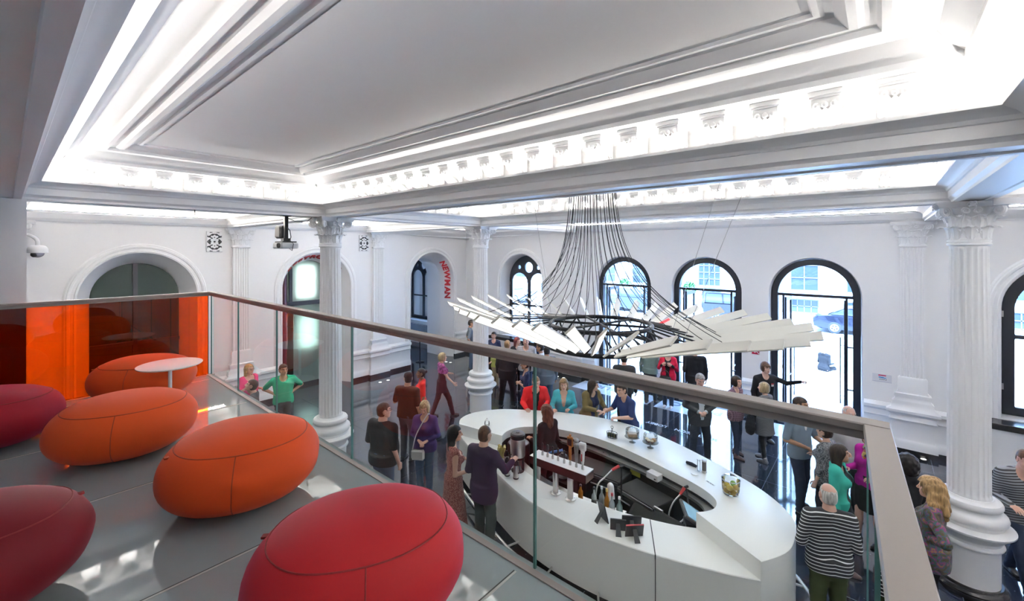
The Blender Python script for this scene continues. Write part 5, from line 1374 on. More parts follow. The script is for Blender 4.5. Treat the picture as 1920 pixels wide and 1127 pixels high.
for k, (x, y, z, m, lab) in enumerate(((-.045,-.035,.045,M_LEM,'lemon at the bottom left of the glass jar'),(.04,-.04,.045,M_LEM,'lemon at the bottom right of the glass jar'),(-.01,.05,.045,M_LEM,'lemon at the bottom back of the glass jar'),(-.05,.02,.095,M_LEM2,'yellow lemon at the upper left of the glass jar'),(.0,-.045,.098,M_LEM2,'yellow lemon at the upper middle of the glass jar'),(.055,.005,.098,M_LEM,'lemon at the upper right of the glass jar'),(.02,.03,.135,M_LIME,'green lime on top of the lemons in the jar'))):
    t = thing('lime' if m is M_LIME else 'lemon', lab, 'fruit', (-1.55+x, 6.36+y, Z1+z), k*.8, None if m is M_LIME else 'lemons in the jar')
    MB().ball((0,0,0), (.042,.036,.036), 14, 10).ball((.042,0,0), (.012,.010,.010), 8, 6).obj('fruit', m, t, 70)
t = thing('tip_jar', 'small clear glass jar with knob at the left end of the bar', 'jar', (-5.62, 5.86, Z1)); MB().lathe([(.03,.004),(.045,.01),(.05,.05),(.04,.10)], 20, caps=False).obj('jar', M_DOME, t, 60); MB().lathe([(.042,.10),(.03,.12),(.008,.13)], 18, caps=False).ball((0,0,.14),.012,8,6).obj('lid', M_STEEL, t, 60)
t = thing('biscuit_jar', 'glass jar of pale wrapped bars behind the man in the dark shirt', 'jar', (-4.86, 5.42, .87)); MB().lathe([(.05,.004),(.07,.01),(.075,.10),(.07,.16)], 24, caps=False).obj('jar', M_DOME, t, 60)
b = MB()
for k in range(7): b.box(-.012,.012,-.02,.02,0,.19, M=Matrix.Translation((.035*math.cos(k), .035*math.sin(k), .012)) @ Matrix.Rotation(.18*math.sin(k*2), 4, 'X') @ Matrix.Rotation(.2*math.cos(k*3), 4, 'Y'))
b.obj('wrapped_bars', mat('yellow_wrapper', (.62,.48,.16), .5), t)
t = thing('metal_box', 'small grey metal box standing on the ledge behind the raised counter', 'box', (-2.62, 6.38, .90), math.radians(-14)); MB().bbox(-.10,.10,-.06,.07,0,.09,.004).obj('box', M_GREYP, t); MB().box(.04,.07,-.063,-.06,.02,.04).obj('lock', M_BLACK, t)
t = thing('blue_cloth', 'blue folded cloth at the bartender\'s waist in the well', 'cloth', (-4.18, 6.02, .95), math.radians(25)); MB().tube(spline([(-.16,0,-.04),(-.05,.0,.0),(.12,.02,.04)], 5, False), [.015]*5+[.025]*5+[.035], 8).obj('cloth', mat('sky_blue_cloth', (.09,.22,.52), .8), t, 60)
# ---------------------------------------------------------------- people
SKIN = {'light': (.56,.33,.24), 'fair': (.62,.39,.30), 'tan': (.40,.21,.13), 'brown': (.20,.095,.055), 'rosy': (.55,.32,.245)}
HAIR = {'black': (.010,.008,.008), 'dark': (.025,.014,.010), 'brown': (.075,.036,.018), 'auburn': (.10,.035,.02), 'light': (.22,.13,.06), 'blond': (.31,.195,.085), 'ash': (.27,.20,.11), 'grey': (.22,.21,.20), 'silver': (.42,.40,.38), 'red': (.13,.022,.02)}
def skin_m(k): return mat('skin_'+k, SKIN[k], .5, 0, .4)
def hair_m(k):
    n = 'hair_'+k
    if n in MATS: return MATS[n]
    m = mat(n, HAIR[k], .5, 0, .3); nd, l = nodes_of(m); b = nd['Principled BSDF']
    tc = nd.new('ShaderNodeTexCoord'); mp = nd.new('ShaderNodeMapping'); mp.inputs['Scale'].default_value = (55, 55, 6); l.new(tc.outputs['Object'], mp.inputs['Vector'])
    z = nd.new('ShaderNodeTexNoise'); z.inputs['Scale'].default_value = 1; z.inputs['Detail'].default_value = 3; l.new(mp.outputs['Vector'], z.inputs['Vector'])
    r = nd.new('ShaderNodeMapRange'); r.inputs['From Min'].default_value = .3; r.inputs['From Max'].default_value = .7; r.inputs['To Min'].default_value = .45; r.inputs['To Max'].default_value = 1.55; l.new(z.outputs['Fac'], r.inputs['Value'])
    s = nd.new('ShaderNodeVectorMath'); s.operation = 'SCALE'; s.inputs[0].default_value = HAIR[k]; l.new(r.outputs['Result'], s.inputs['Scale']); l.new(s.outputs['Vector'], b.inputs['Base Color'])
    bp = nd.new('ShaderNodeBump'); bp.inputs['Strength'].default_value = .5; bp.inputs['Distance'].default_value = .006; l.new(z.outputs['Fac'], bp.inputs['Height']); l.new(bp.outputs['Normal'], b.inputs['Normal'])
    return m
def cloth(n, c): return mat('cloth_'+n, c, .85, 0, .25, vary=.12, vscale=9, bump=.15, bscale=26)
M_EYE = mat('eye_white', (.55,.52,.50), .3); M_IRIS = mat('dark_iris', (.012,.010,.009), .2)
M_LIP = mat('lips', (.36,.12,.10), .45); M_SPEC = mat('glasses_frame', (.012,.01,.012), .3)

# head template: face looks along +y, chin near z=-.115, crown near z=.118
def make_head(fem, fat=0):
    S = SDF((-.115,-.135,-.15),(.115,.145,.14),.0048)
    S.ell((0,-.012,.030),(.078,.098,.090),.02)
    S.ell((0,.018,-.030),(.066+.01*fat,.076,.080),.03)
    jw = .050 if fem else .060
    S.ell((0,.040,-.072),(jw+.012*fat,.046,.040),.03)
    S.cap((0,.072,-.098),(0,.070,-.094),.016 if fem else .021,k=.02)
    S.cap((-.030,.076,.030),(.030,.076,.030),.014 if fem else .018,k=.02)             # brow
    for s in (-1,1):
        S.ell((s*.046,.058,-.022),(.022,.022,.018),.02)                                # cheek bones
        S.ell((s*.033,.096,.008),(.017,.013,.011),.008,op='sub')                       # eye sockets
        S.ell((s*.033,.078,.008),(.0145,.0145,.0125),.003)                             # eyeballs
        S.ell((s*.080,-.008,-.006),(.010,.022,.034),.006,R=Matrix.Rotation(s*-.35,3,'Z')) # ears
        S.ell((s*.088,-.002,-.004),(.006,.010,.018),.004,op='sub')
    S.cap((0,.088,.022),(0,.112,-.022),.0085,.0125,.012)                               # nose
    for s in (-1,1): S.ell((s*.012,.100,-.026),(.009,.010,.008),.006)
    S.cap((-.018,.088,-.054),(.018,.088,-.054),.0068,k=.005); S.cap((-.015,.086,-.066),(.015,.086,-.066),.0078,k=.005)
    S.cap((-.022,.099,-.0595),(.022,.099,-.0595),.0028,k=.003,op='sub')
    S.cap((0,-.018,-.06),(0,-.024,-.118),.048 if fem else .056,.042 if fem else .050,k=.025)                   # top of the neck
    V, F = S.mesh()
    C = V[F].mean(1); mi = np.zeros(len(F), int)
    for s in (-1,1):
        d = np.sqrt((C[:,0]-s*.033)**2+((C[:,2]-.008)*1.5)**2)
        mi[(d < .0135) & (C[:,1] > .07)] = 1
        di = np.sqrt((C[:,0]-s*.033)**2+((C[:,2]-.008))**2); mi[(di < .0066) & (C[:,1] > .07)] = 2
        mi[(np.abs(C[:,0]-s*.036) < .019) & (np.abs(C[:,2]-.034+9*(C[:,0]-s*.040)**2) < (.0034 if fem else .0048)) & (C[:,1] > .055)] = 3
        mi[(np.abs(C[:,0]-s*.033) < .0145) & (np.abs(C[:,2]-.0185) < .0025) & (C[:,1] > .07)] = 3
    mi[(np.abs(C[:,0]) < .023-np.abs(C[:,2]+.060)*.5) & (np.abs(C[:,2]+.0605) < .0095) & (C[:,1] > .080)] = 4
    return V, F, mi
HEADS = {}
def head(fem, fat):
    k = (bool(fem), round(fat, 1))
    if k not in HEADS: HEADS[k] = make_head(*k)
    return HEADS[k]

# right hand: wrist at the origin, fingers along +y, back of the hand +z, thumb towards -x
def make_hand(kind):
    S = SDF((-.085,-.03,-.09),(.06,.20,.05),.0042)
    S.cap((0,-.02,0),(0,.012,0),.024,.026,.01,sy=1)
    for x, l in ((-.024,.078),(-.008,.082),(.009,.078),(.024,.070)): S.cap((x*.55,.012,0),(x,l,.002),.015,.0115,.012)
    curl = {'relaxed': .42, 'fist': 1.25, 'flat': .12, 'point': 1.3, 'grip': .95}[kind]
    for i, (x, y, L) in enumerate(((-.026,.080,.074),(-.009,.085,.083),(.009,.081,.077),(.025,.072,.061))):
        c = curl*(1+.08*i); c = .10 if (kind == 'point' and i == 0) else c
        p = Vector((x, y, .002)); ang = -.10-c*.45; fan = (x*.9)*(1.6 if kind in ('flat','relaxed') else .5)
        for seg, (f, r) in enumerate(((.45,.0090),(.31,.0080),(.24,.0070))):
            d = Vector((fan, math.cos(ang), math.sin(ang))).normalized(); q = p+d*L*f
            S.cap(tuple(p), tuple(q), r, r*.92, .0022); p = q; ang -= c*.85
    a = (-.022,.018,-.006); b = (-.050,.048,-.018); c2 = (-.058,.078,-.028) if kind not in ('fist','point','grip') else (-.040,.078,-.040)
    S.cap(a, b, .015, .0115, .008); S.cap(b, c2, .0108, .0095, .003)
    e = Vector(c2)+Vector((.006,.022,-.006) if kind not in ('fist','point','grip') else (.022,.012,-.006)); S.cap(c2, tuple(e), .0095, .0082, .003)
    return S.mesh()
HANDS = {k: make_hand(k) for k in ('relaxed','fist','flat','point','grip')}

ARMS = dict(  # elbow from shoulder, wrist from elbow (x outward, y forward, z up; fractions of height), hand, palm direction
    hang=((.030,-.015,-.172),(.012,.045,-.140),'relaxed'), hip=((.105,-.075,-.115),(-.105,.085,-.050),'relaxed'), fold=((.045,-.005,-.165),(-.112,.088,-.045),'grip'),
    bent=((.030,-.010,-.170),(-.015,.142,.010),'relaxed'), chest=((.050,.015,-.160),(-.075,.095,.085),'relaxed'), counter=((.042,.070,-.122),(-.070,.128,.012),'grip'),
    lean=((.048,.065,-.122),(-.025,.145,.008),'flat'), point=((.150,.050,-.060),(.135,.055,.030),'point'), up=((.080,.060,.140),(-.010,.030,.150),'relaxed'),
    talk=((.060,.030,-.155),(.040,.115,.075),'flat'), cross=((.055,.045,-.155),(-.140,.070,.020),'relaxed'), pocket=((.060,-.050,-.155),(-.045,.060,-.120),'relaxed'),
    phone=((.035,.030,-.165),(-.055,.105,.095),'grip'), back=((.05,-.06,-.16),(-.09,-.03,-.11),'relaxed'), swing=((.02,.07,-.16),(.0,.10,-.10),'relaxed'), swingb=((.03,-.09,-.15),(.01,-.05,-.135),'relaxed'), rest=((.04,.04,-.165),(-.05,.13,-.02),'relaxed'))
LEGS = dict(stand=((.052,.0),(-.052,.0)), wide=((.095,.02),(-.095,-.02)), contra=((.070,.06),(-.052,-.03)), walk=((.035,.17),(-.035,-.15)), close=((.040,.01),(-.040,-.01)), cross=((.005,.06),(-.025,-.02)))

def person(label, x, y, h, face, skin='light', hair='brown', style='short', fem=False, top=None, bot=None, shoe=(.02,.018,.018), arms=('hang','hang'), legs='stand',
           fat=0.0, lean=0.0, hyaw=0.0, hpit=0.0, z0=0.0, group=None, jacket=None, skirt=None, extra=(), seat=False):
    """top = dict(m, sleeve 0-1, hem z-fraction, loose, v: (material, half width), neck); bot = dict(m, loose)"""
    R = random.Random(int(abs(x*131+y*71)*10))
    sw = (.098 if fem else .113)*(1+.10*fat); hw = .046
    pel = Vector((0,0,.515*h)); Lm = Matrix.Translation(pel) @ Matrix.Rotation(-lean, 4, 'X') @ Matrix.Translation(-pel)
    def T(p): return Lm @ Vector(p)
    W = lambda a, b, c: Vector((a*h, b*h, c*h))
    neck = T(W(0,-.012,.835)); chin = T(W(0,.004,.872)); hc = T(W(0,.014,.932))
    hipR = [W(s*hw, 0, .505) for s in (1,-1)]
    jt = []
    legp = LEGS[legs]
    for k, s in enumerate((1,-1)):
        ax, ay = legp[k]
        if seat:
            kn = hipR[k]+W(s*.02,.235,.005); an = kn+W(0,.05,-.25)
        else:
            an = W(ax, ay, .040); kn = (hipR[k]+an)/2+W(s*.006,.022,.012)
        jt.append((hipR[k], kn, an))
    aj = []
    for k, s in enumerate((1,-1)):
        e, w_, hd = ARMS[arms[k]]; sh = T(W(s*sw, -.005, .800))
        Rm = Matrix.Rotation(-lean*.6, 3, 'X')
        el = sh+Rm @ W(s*e[0], e[1], e[2]); wr = el+Rm @ W(s*w_[0], w_[1], w_[2]); aj.append((sh, el, wr, hd))
    def torso(S, inf, k=.05):
        f = 1+.55*fat
        def bar(z, hx, y0, r, sy=.85):
            a = T(W(-hx, y0, z)); b = T(W(hx, y0, z)); S.cap(a, b, r*h+inf, k=k, sy=sy)
        bar(.790, sw*.80, -.006, .036*(1+.2*fat)); bar(.735, sw*.52, .004, .060*(1+.25*fat)); bar(.670, sw*.40, .004+.012*fat, .058*f)
        bar(.605, sw*(.36 if fem else .42), .004+.022*fat, (.054 if fem else .060)*f); bar(.545, sw*.44, 0.0+.01*fat, (.066 if fem else .062)*(1+.35*fat)); bar(.500, sw*.46, -.004, (.066 if fem else .060)*(1+.3*fat))
        if fem:
            for s in (-1,1): S.ell(T(W(s*.040,.052,.722)), (.036*h+inf,.034*h+inf,.036*h+inf), .03)
        for s in (-1,1): S.cap(T(W(0,-.012,.822)), T(W(s*sw*.92,-.006,.803)), .034*h+inf, .030*h+inf, k=.03)
        S.cap(neck+Vector((0,0,-.02*h)), T(W(0,-.002,.862)), .036*h*(1+.15*fat) if not fem else .030*h, k=.02)
    lo = Vector((1e9,)*3); hi = Vector((-1e9,)*3)
    for p in [neck, hc, *[q for t_ in jt for q in t_], *[q for t_ in aj for q in t_[:3]]]:
        for i in range(3): lo[i] = min(lo[i], p[i]); hi[i] = max(hi[i], p[i])
    pad = .17
    lo2 = (lo[0]-pad, lo[1]-pad, -.02); hi2 = (hi[0]+pad, hi[1]+pad, T(W(0,0,.875)).z+.02 if max(a[2].z for a in aj) < .86*h else max(a[2].z for a in aj)+.06)
    # ---- the body: one continuous surface (neck, trunk, arms, legs, feet)
    S = SDF(lo2, hi2, .0125); torso(S, -.004)
    for k, (sh, el, wr, hd) in enumerate(aj):
        S.cap(sh, el, .031*h*(1+.35*fat) if not fem else .026*h*(1+.4*fat), .0235*h if not fem else .020*h, k=.03); S.cap(el, wr, .0235*h if not fem else .020*h, .0155*h if not fem else .0135*h, k=.015)
    for hp, kn, an in jt:
        q = .80 if bot else 1.0
        S.cap(hp, kn, .050*h*(1+.3*fat)*q, .032*h*q, k=.03); S.cap(kn, kn+(an-kn)*.35, .031*h*q, .033*h*q, k=.02); S.cap(kn+(an-kn)*.35, an, .033*h*q, .020*h, k=.02)
        S.cap(an+W(0,-.012,-.012), an+W(0,.075,-.026), .019*h, .015*h, k=.02)
    V, F = S.mesh(); MI = np.zeros(len(F), int)
    Vs, Fs, Ms = [V], [F], [MI]; off = len(V)
    hs = h*.1315/.2335*1.0*(1.0)*(1.02 if not fem else .98)/.985
    hs = (.130*h)/.233*1.02
    HR = Matrix.Rotation(hyaw, 4, 'Z') @ Matrix.Rotation(-lean*.5-hpit, 4, 'X')
    HM = Matrix.Translation(hc) @ HR @ Matrix.Scale(hs, 4)
    hV, hF, hM = head(fem, fat)
    A = np.array(HM); Vs.append(hV @ A[:3,:3].T + A[:3,3]); Fs.append(hF+off); Ms.append(hM); off += len(hV)
    for k, (sh, el, wr, hd) in enumerate(aj):
        s = (1,-1)[k]; d = (wr-el).normalized()
        # palms face inward / down
        inw = Vector((-s, .15, -.15)) if abs(d.z) > .6 else Vector((-s*.25, 0, -1)); 
        if arms[k] in ('chest','phone','up','talk'): inw = Vector((-s*.6, -.5, .1)) if arms[k] != 'talk' else Vector((-s*.5,-.2,.6))
        bk = -(inw-d*inw.dot(d)).normalized(); xx = d.cross(bk).normalized()
        g = h*1.0/1.74
        hV, hF = HANDS[hd]
        # template thumb lies on -x; mirror so that the thumb points forward / up
        thumb = Vector((0,1,.6)) if abs(d.z) > .6 else Vector((-s,.2,.6))
        mir = -1 if (xx.dot(thumb) > 0) else 1
        B = np.array([[xx.x*mir*g, d.x*g, bk.x*g],[xx.y*mir*g, d.y*g, bk.y*g],[xx.z*mir*g, d.z*g, bk.z*g]])
        q = hV @ B.T + np.array(wr-d*.004); f_ = hF if mir > 0 else hF[:, ::-1]
        Vs.append(q); Fs.append(f_+off); Ms.append(np.zeros(len(hF), int)); off += len(hV)
    sm = skin_m(skin); hm = hair_m(hair)
    me = raw_mesh('person', np.concatenate(Vs), np.concatenate(Fs), [sm, M_EYE, M_IRIS, hm, M_LIP], np.concatenate(Ms), 60)
    o = link('person', me); o.location = (x, y, z0); o.rotation_euler = (0, 0, math.radians(40.5+face-90)); tag(o, label, 'person', group)
    # ---- clothing
    def garment(name, S, m, pat=None):
        V, F = S.mesh()
        if len(F) == 0: return
        mats = [m]; mi = None
        if pat is not None:
            mats = [m]+[p[0] for p in pat]; C = V[F].mean(1); mi = np.zeros(len(F), int)
            for i, p in enumerate(pat): mi[p[1](C)] = i+1
        return link(name, raw_mesh(name, V, F, mats, mi, 60), o)
    def upper(name, spec, inf0=0.0):
        S = SDF(lo2, hi2, .0125); inf = spec.get('loose', .010)+inf0; torso(S, inf)
        sl = spec.get('sleeve', 1.0)
        for sh, el, wr, hd in aj:
            if sl <= 0: continue
            ra, rb, rc = .031*h*(1+.35*fat)+inf*.75, .0245*h+inf*.75, .018*h+inf*.6
            if fem: ra, rb, rc = ra*.88, rb*.9, rc*.9
            if sl <= .5:
                t_ = sl/.5; S.cap(sh, sh+(el-sh)*t_, ra, ra*(1-t_)+rb*t_+.004, k=.03)
            else:
                S.cap(sh, el, ra, rb, k=.03); t_ = (sl-.5)/.5; S.cap(el, el+(wr-el)*t_, rb, rb*(1-t_)+rc*t_, k=.012)
        hem = spec.get('hem', .50)*h
        if hem < .49*h:
            X, Y, Z = S.grid(); fl = spec.get('flare', .0)
            zz = np.clip((.52*h-Z)/max(.01, .52*h-hem), 0, 1); rx = (.105+fl*zz)*h*(1+.3*fat)+inf; ry = (.072+fl*.8*zz)*h*(1+.4*fat)+inf
            d = (np.sqrt((X/rx)**2+(Y/ry)**2)-1)*ry; d = np.maximum(d, np.maximum(Z-.56*h, hem-Z)); S.f = S._sm(S.f, d.astype(np.float32), .04)
        X, Y, Z = S.grid()
        folds = .0028*np.sin(Z*34/h+X*19+R.random()*6)*np.sin(X*17-Z*9+R.random()*6)
        S.f = S.f+folds.astype(np.float32)
        S.f = np.maximum(S.f, (hem-Z+0*X+0*Y).astype(np.float32))
        nk = spec.get('neck', .055); nc = T(W(0,.036,.852))
        nd = np.sqrt((X-nc.x)**2+(Y-nc.y)**2+((Z-nc.z)*(.75 if not spec.get('vneck') else .5))**2)-nk*h
        S.f = np.maximum(S.f, -nd.astype(np.float32))
        zt = T(W(0,-.01,.853)).z; S.f = np.maximum(S.f, np.where(np.sqrt(X**2+Y**2) < .11, Z-zt, -1).astype(np.float32))
        pat = []
        if spec.get('v'):
            vm, vw = spec['v']
            inv = np.array(Lm.inverted())
            def front(C, vw=vw):
                q = C @ inv[:3,:3].T + inv[:3,3]
                wv = vw*h*np.clip(.35+.65*(q[:,2]/h-spec.get('vlow', .5))/(.8-spec.get('vlow', .5)), .0, 1)
                return (np.abs(q[:,0]) < wv) & (q[:,1] > 0) & (q[:,2] > spec.get('vlow', .5)*h) & (q[:,2] < .86*h)
            pat.append((vm, front))
        for pm in spec.get('pat', []): pat.append(pm)
        return garment(name, S, spec['m'], pat or None)
    if bot:
        S = SDF(lo2, (hi2[0], hi2[1], .62*h), .0125); inf = bot.get('loose', .010)
        for z, r in ((.560,.058),(.520,.064),(.480,.058)): S.cap(W(-sw*.42/1,0,z) if z > .5 else W(-hw*.8,0,z), W(sw*.42,0,z) if z > .5 else W(hw*.8,0,z), (r*(1+.35*fat)+(.003 if fem else 0))*h+inf*.6, k=.04, sy=.88)
        for hp, kn, an in jt:
            e = an+(kn-an)*bot.get('crop', 0)+W(0,0,-.004)
            S.cap(hp, kn, .053*h*(1+.3*fat)+inf*.6, .036*h+inf, k=.03); S.cap(kn, e, .036*h+inf, bot.get('cuff', .027)*h+inf, k=.015)
        X, Y, Z = S.grid(); S.f = S.f+(.003*np.sin(Z*55+X*20+R.random()*6)*np.sin(Y*22+Z*18)).astype(np.float32)
        S.f = np.maximum(S.f, (Z-.575*h+0*X+0*Y).astype(np.float32))
        garment('trousers', S, bot['m'])
    if skirt:
        S = SDF(lo2, (hi2[0], hi2[1], .64*h), .0125); X, Y, Z = S.grid(); z1 = skirt['hem']*h
        zz = np.clip((.58*h-Z)/(.58*h-z1), 0, 1); a = np.arctan2(Y, X)
        pl = 1+.05*zz*np.sin(a*9+R.random()*6)
        rx = (.088+.035*np.minimum(zz*3, 1)+skirt.get('flare', .03)*zz)*h*pl; ry = (.066+.025*np.minimum(zz*3, 1)+skirt.get('flare', .03)*zz)*h*pl
        d = (np.sqrt((X/rx)**2+(Y/ry)**2)-1)*ry; S.f = np.maximum(d, np.maximum(Z-.60*h, z1-Z)).astype(np.float32)
        garment('skirt', S, skirt['m'])
    if top: upper(top.get('name', 'shirt'), top)
    if jacket: upper(jacket.get('name', 'jacket'), jacket, .005)
    if shoe is not None:
        sm_ = shoe if not isinstance(shoe, tuple) else mat('shoe_%02d%02d%02d' % tuple(int(c*99) for c in shoe), shoe, .45)
        for hp, kn, an in jt:
            S = SDF((an.x-.08, an.y-.12, an.z-.105), (an.x+.08, an.y+.24, an.z+.10), .009)
            S.cap(an+W(0,-.018,-.022), an+W(0,.055,-.026), .026*h, .024*h, k=.01); S.cap(an+W(0,.05,-.028), an+W(0,.088,-.030), .024*h, .017*h, k=.015); S.cap(an+W(0,-.004,.0), an+W(0,-.002,.016), .027*h, .027*h, k=.012)
            S.clip((0,0,-1), -(an.z-.0385*h)); garment('shoe', S, sm_)
    # ---- hair
    if style != 'bald':
        S = SDF((-.27,-.30,-.48) if style in ('long','wavy','bighair') else (-.19,-.24,-.26), (.27 if style in ('long','wavy','bighair') else .19,.17,.19), .009 if style != 'short' else .0075)
        X, Y, Z = S.grid()
        th = {'buzz': .003, 'short': .010, 'thin': .002, 'bob': .016, 'pony': .009, 'bun': .010, 'long': .016, 'wavy': .022, 'bighair': .034, 'curly': .032, 'mop': .020, 'pixie': .015, 'cap': .012}[style]
        S.ell((0,-.014,.032),(.078+th,.098+th,.090+th),.0)
        S.ell((0,-.035,-.02),(.072+th,.072+th,.075+th*.5),.02)
        # open the face
        hl = .062 if style in ('short','buzz','pony','bun','long','wavy','bighair','curly','bob','thin') else .044
        if style == 'mop': hl = .050
        if style == 'thin': hl = .095
        fw = np.maximum(np.maximum((.034 if style not in ('bob','mop','long','wavy') else .040)-Y, Z-hl-.25*(Y-.09)*0), np.abs(X)-(.075 if style not in ('long','wavy','bighair','bob') else .067))
        S.f = np.maximum(S.f, -fw.astype(np.float32))
        ear = np.maximum(np.sqrt((Y+.004)**2+((Z+.006)*.85)**2)-.036, .055-np.abs(X))
        if style in ('short','buzz','thin','pixie','pony','bun'):
            S.f = np.maximum(S.f, -(ear+0*X).astype(np.float32)); S.f = np.maximum(S.f, (-.075-Z-.25*(Y+.06)+0*X).astype(np.float32)); S.f = np.maximum(S.f, np.where(Y > .012, -.01-Z+0*X, -1).astype(np.float32))
        if style == 'thin': S.f = np.maximum(S.f, (-.0+.020-(np.sqrt(X**2+(Y+.03)**2+0*Z))+np.where(Z > .06, .045, -1)).astype(np.float32))
        if style == 'bob':
            S.f = np.maximum(S.f, (-.105-Z+0*X+0*Y).astype(np.float32))
            for s in (-1,1): S.ell((s*.068,.010,-.03),(.028,.055,.075),.02)
            S.ell((0,-.07,-.045),(.075,.045,.06),.03)
        if style == 'mop':
            for s in (-1,1): S.ell((s*.074,.018,-.01),(.020,.045,.07),.02)
            S.cap((-.045,.085,.055),(.03,.092,.052),.016,k=.02)
        if style in ('long','wavy','bighair'):
            q = {'long': .9, 'wavy': 1.0, 'bighair': 1.35}[style]
            for s in (-1,1):
                S.cap((s*.072,-.005,.02),(s*.080*q,-.035,-.13),.030*q,.034*q,.03); S.cap((s*.080*q,-.035,-.13),(s*.078*q,-.045 if style != 'bighair' else -.07,-.27),.034*q,.022*q,.03)
                S.cap((s*.03,-.085,0),(s*.045*q,-.095*q,-.22),.045*q,.036*q,.03)
            S.cap((0,-.08,0),(0,-.09*q,-.26 if style != 'bighair' else -.30),.050*q,.030*q,.03)
            if style != 'long': S.f = S.f+(.007*np.sin(Z*46+X*30)*np.sin(X*48+Y*36)).astype(np.float32)
        if style == 'curly':
            S.ell((0,-.03,-.02),(.115,.11,.12),.03); S.ell((0,-.05,-.09),(.105,.08,.07),.04); S.f = np.maximum(S.f, -fw.astype(np.float32)); S.f = S.f+(.009*np.sin(Z*60+2)*np.sin(X*64)*np.sin(Y*60+1)).astype(np.float32)
        if style == 'bun': S.ell((0,-.128,.035),(.040,.036,.038),.01)
        if style == 'pony': S.cap((0,-.105,.03),(0,-.15,-.02),.022,.03,.01); S.cap((0,-.15,-.02),(0,-.14,-.17),.03,.012,.01)
        if style in ('short','pixie'): S.f = S.f+(.0022*np.sin(Z*120+X*90)*np.sin(Y*110)).astype(np.float32)
        V, F = S.mesh()
        if len(F): V = V @ A[:3,:3].T + A[:3,3]; link('hair', raw_mesh('hair', V, F, hm, smooth=60), o)
        if style == 'cap':
            pass
    for kind, *arg in extra:
        if kind == 'glasses':
            b = MB()
            for s in (-1,1): b.ring([(s*.034+.024*math.cos(q), .101, .006+.018*math.sin(q)) for q in [2*PI*k/14 for k in range(14)]], .0028, 6).tube([(s*.058,.098,.012),(s*.082,.0,.010)], .0028, 5)
            b.tube([(-.011,.104,.010),(.011,.104,.010)], .0025, 5); b.v = [tuple(HM @ Vector(p)) for p in b.v]; b.obj('glasses', M_SPEC, o, 60)
        elif kind == 'cap':
            b = MB(); b.lathe([(.092,.035),(.094,.05),(.085,.095),(.05,.125),(.005,.132)], 20); b.v = [(p[0]*.95, p[1]*1.10-.012, p[2]) for p in b.v]
            b.add([(-.07,.075,.05),(.07,.075,.05),(.055,.155,.038),(-.055,.155,.038),(-.07,.075,.045),(.07,.075,.045),(.055,.155,.033),(-.055,.155,.033)],[(0,1,2,3),(7,6,5,4),(2,1,5,6),(3,2,6,7),(0,3,7,4)])
            b.v = [tuple(HM @ Vector(p)) for p in b.v]; b.obj('cap', arg[0], o, 40)
        elif kind == 'scarf':
            b = MB(); c = neck+Vector((0,.01,.012*h))
            for q in range(2): b.ring([(c.x+(.068+.012*q)*math.cos(2*PI*k/20)*h/1.66, c.y+.01+(.062+.012*q)*math.sin(2*PI*k/20), c.z-.02*q+.008*math.sin(k*1.7)) for k in range(20)], .022, 8)
            b.tube([(c.x+.02,c.y+.075,c.z-.02),(c.x+.03,c.y+.11,c.z-.11),(c.x+.02,c.y+.115,c.z-.22)], [.025,.03,.022], 8).obj('scarf', arg[0], o, 60)
        elif kind == 'tie':
            pass
        elif kind == 'badge':
            p = T(W(-.045,.078,.735)); MB().box(-.028,.028,-.003,.003,-.035,.035, M=Matrix.Translation(p)).obj('badge', M_WHITE, o); MB().box(-.028,.028,-.004,.0035,.012,.035, M=Matrix.Translation(p+Vector((0,.0006,0)))).obj('badge_band', M_RED, o)
        elif kind == 'necklace':
            c = neck+Vector((0,.02,.0)); MB().tube([(c.x+.05*math.cos(q), c.y+.035+.05*math.sin(q), c.z+.01-.05*max(0, math.sin(q))) for q in [PI*k/12 for k in range(13)]], .0025, 5).obj('necklace', mat('gold_chain', (.6,.42,.15), .3, 1), o)
        elif kind == 'apron':
            MB().tube([(.10*math.cos(q)*h/1.6, .085*math.sin(q)*h/1.6, .585*h) for q in [2*PI*k/20 for k in range(21)]], .012, 8).obj('apron_tie', arg[0], o, 60)
    return o, aj, T
def world_of(o, p): return Matrix.Translation(o.location) @ Matrix.Rotation(o.rotation_euler[2], 4, 'Z') @ Vector(p)
def held(name, label, cat, mb_fn, o, p, rz=0):
    q = world_of(o, p); t = thing(name, label, cat, q, o.rotation_euler[2]+rz); mb_fn(t); return t

C_BLACK = cloth('black', (.010,.010,.012)); C_CHAR = cloth('charcoal', (.032,.034,.038)); C_NAVY = cloth('navy', (.016,.022,.060)); C_DENIM = cloth('denim', (.045,.075,.135)); C_DKDEN = cloth('dark_denim', (.018,.026,.050)); C_WHITE = cloth('white', (.68,.68,.68)); C_KHAKI = cloth('khaki', (.25,.20,.13)); C_BROWN = cloth('dark_brown', (.040,.022,.016))
C_PLUM = cloth('plum', (.030,.012,.035)); C_FOREST = cloth('olive_trousers', (.045,.055,.018))
NB = dict(sleeve=.42, hem=.49)

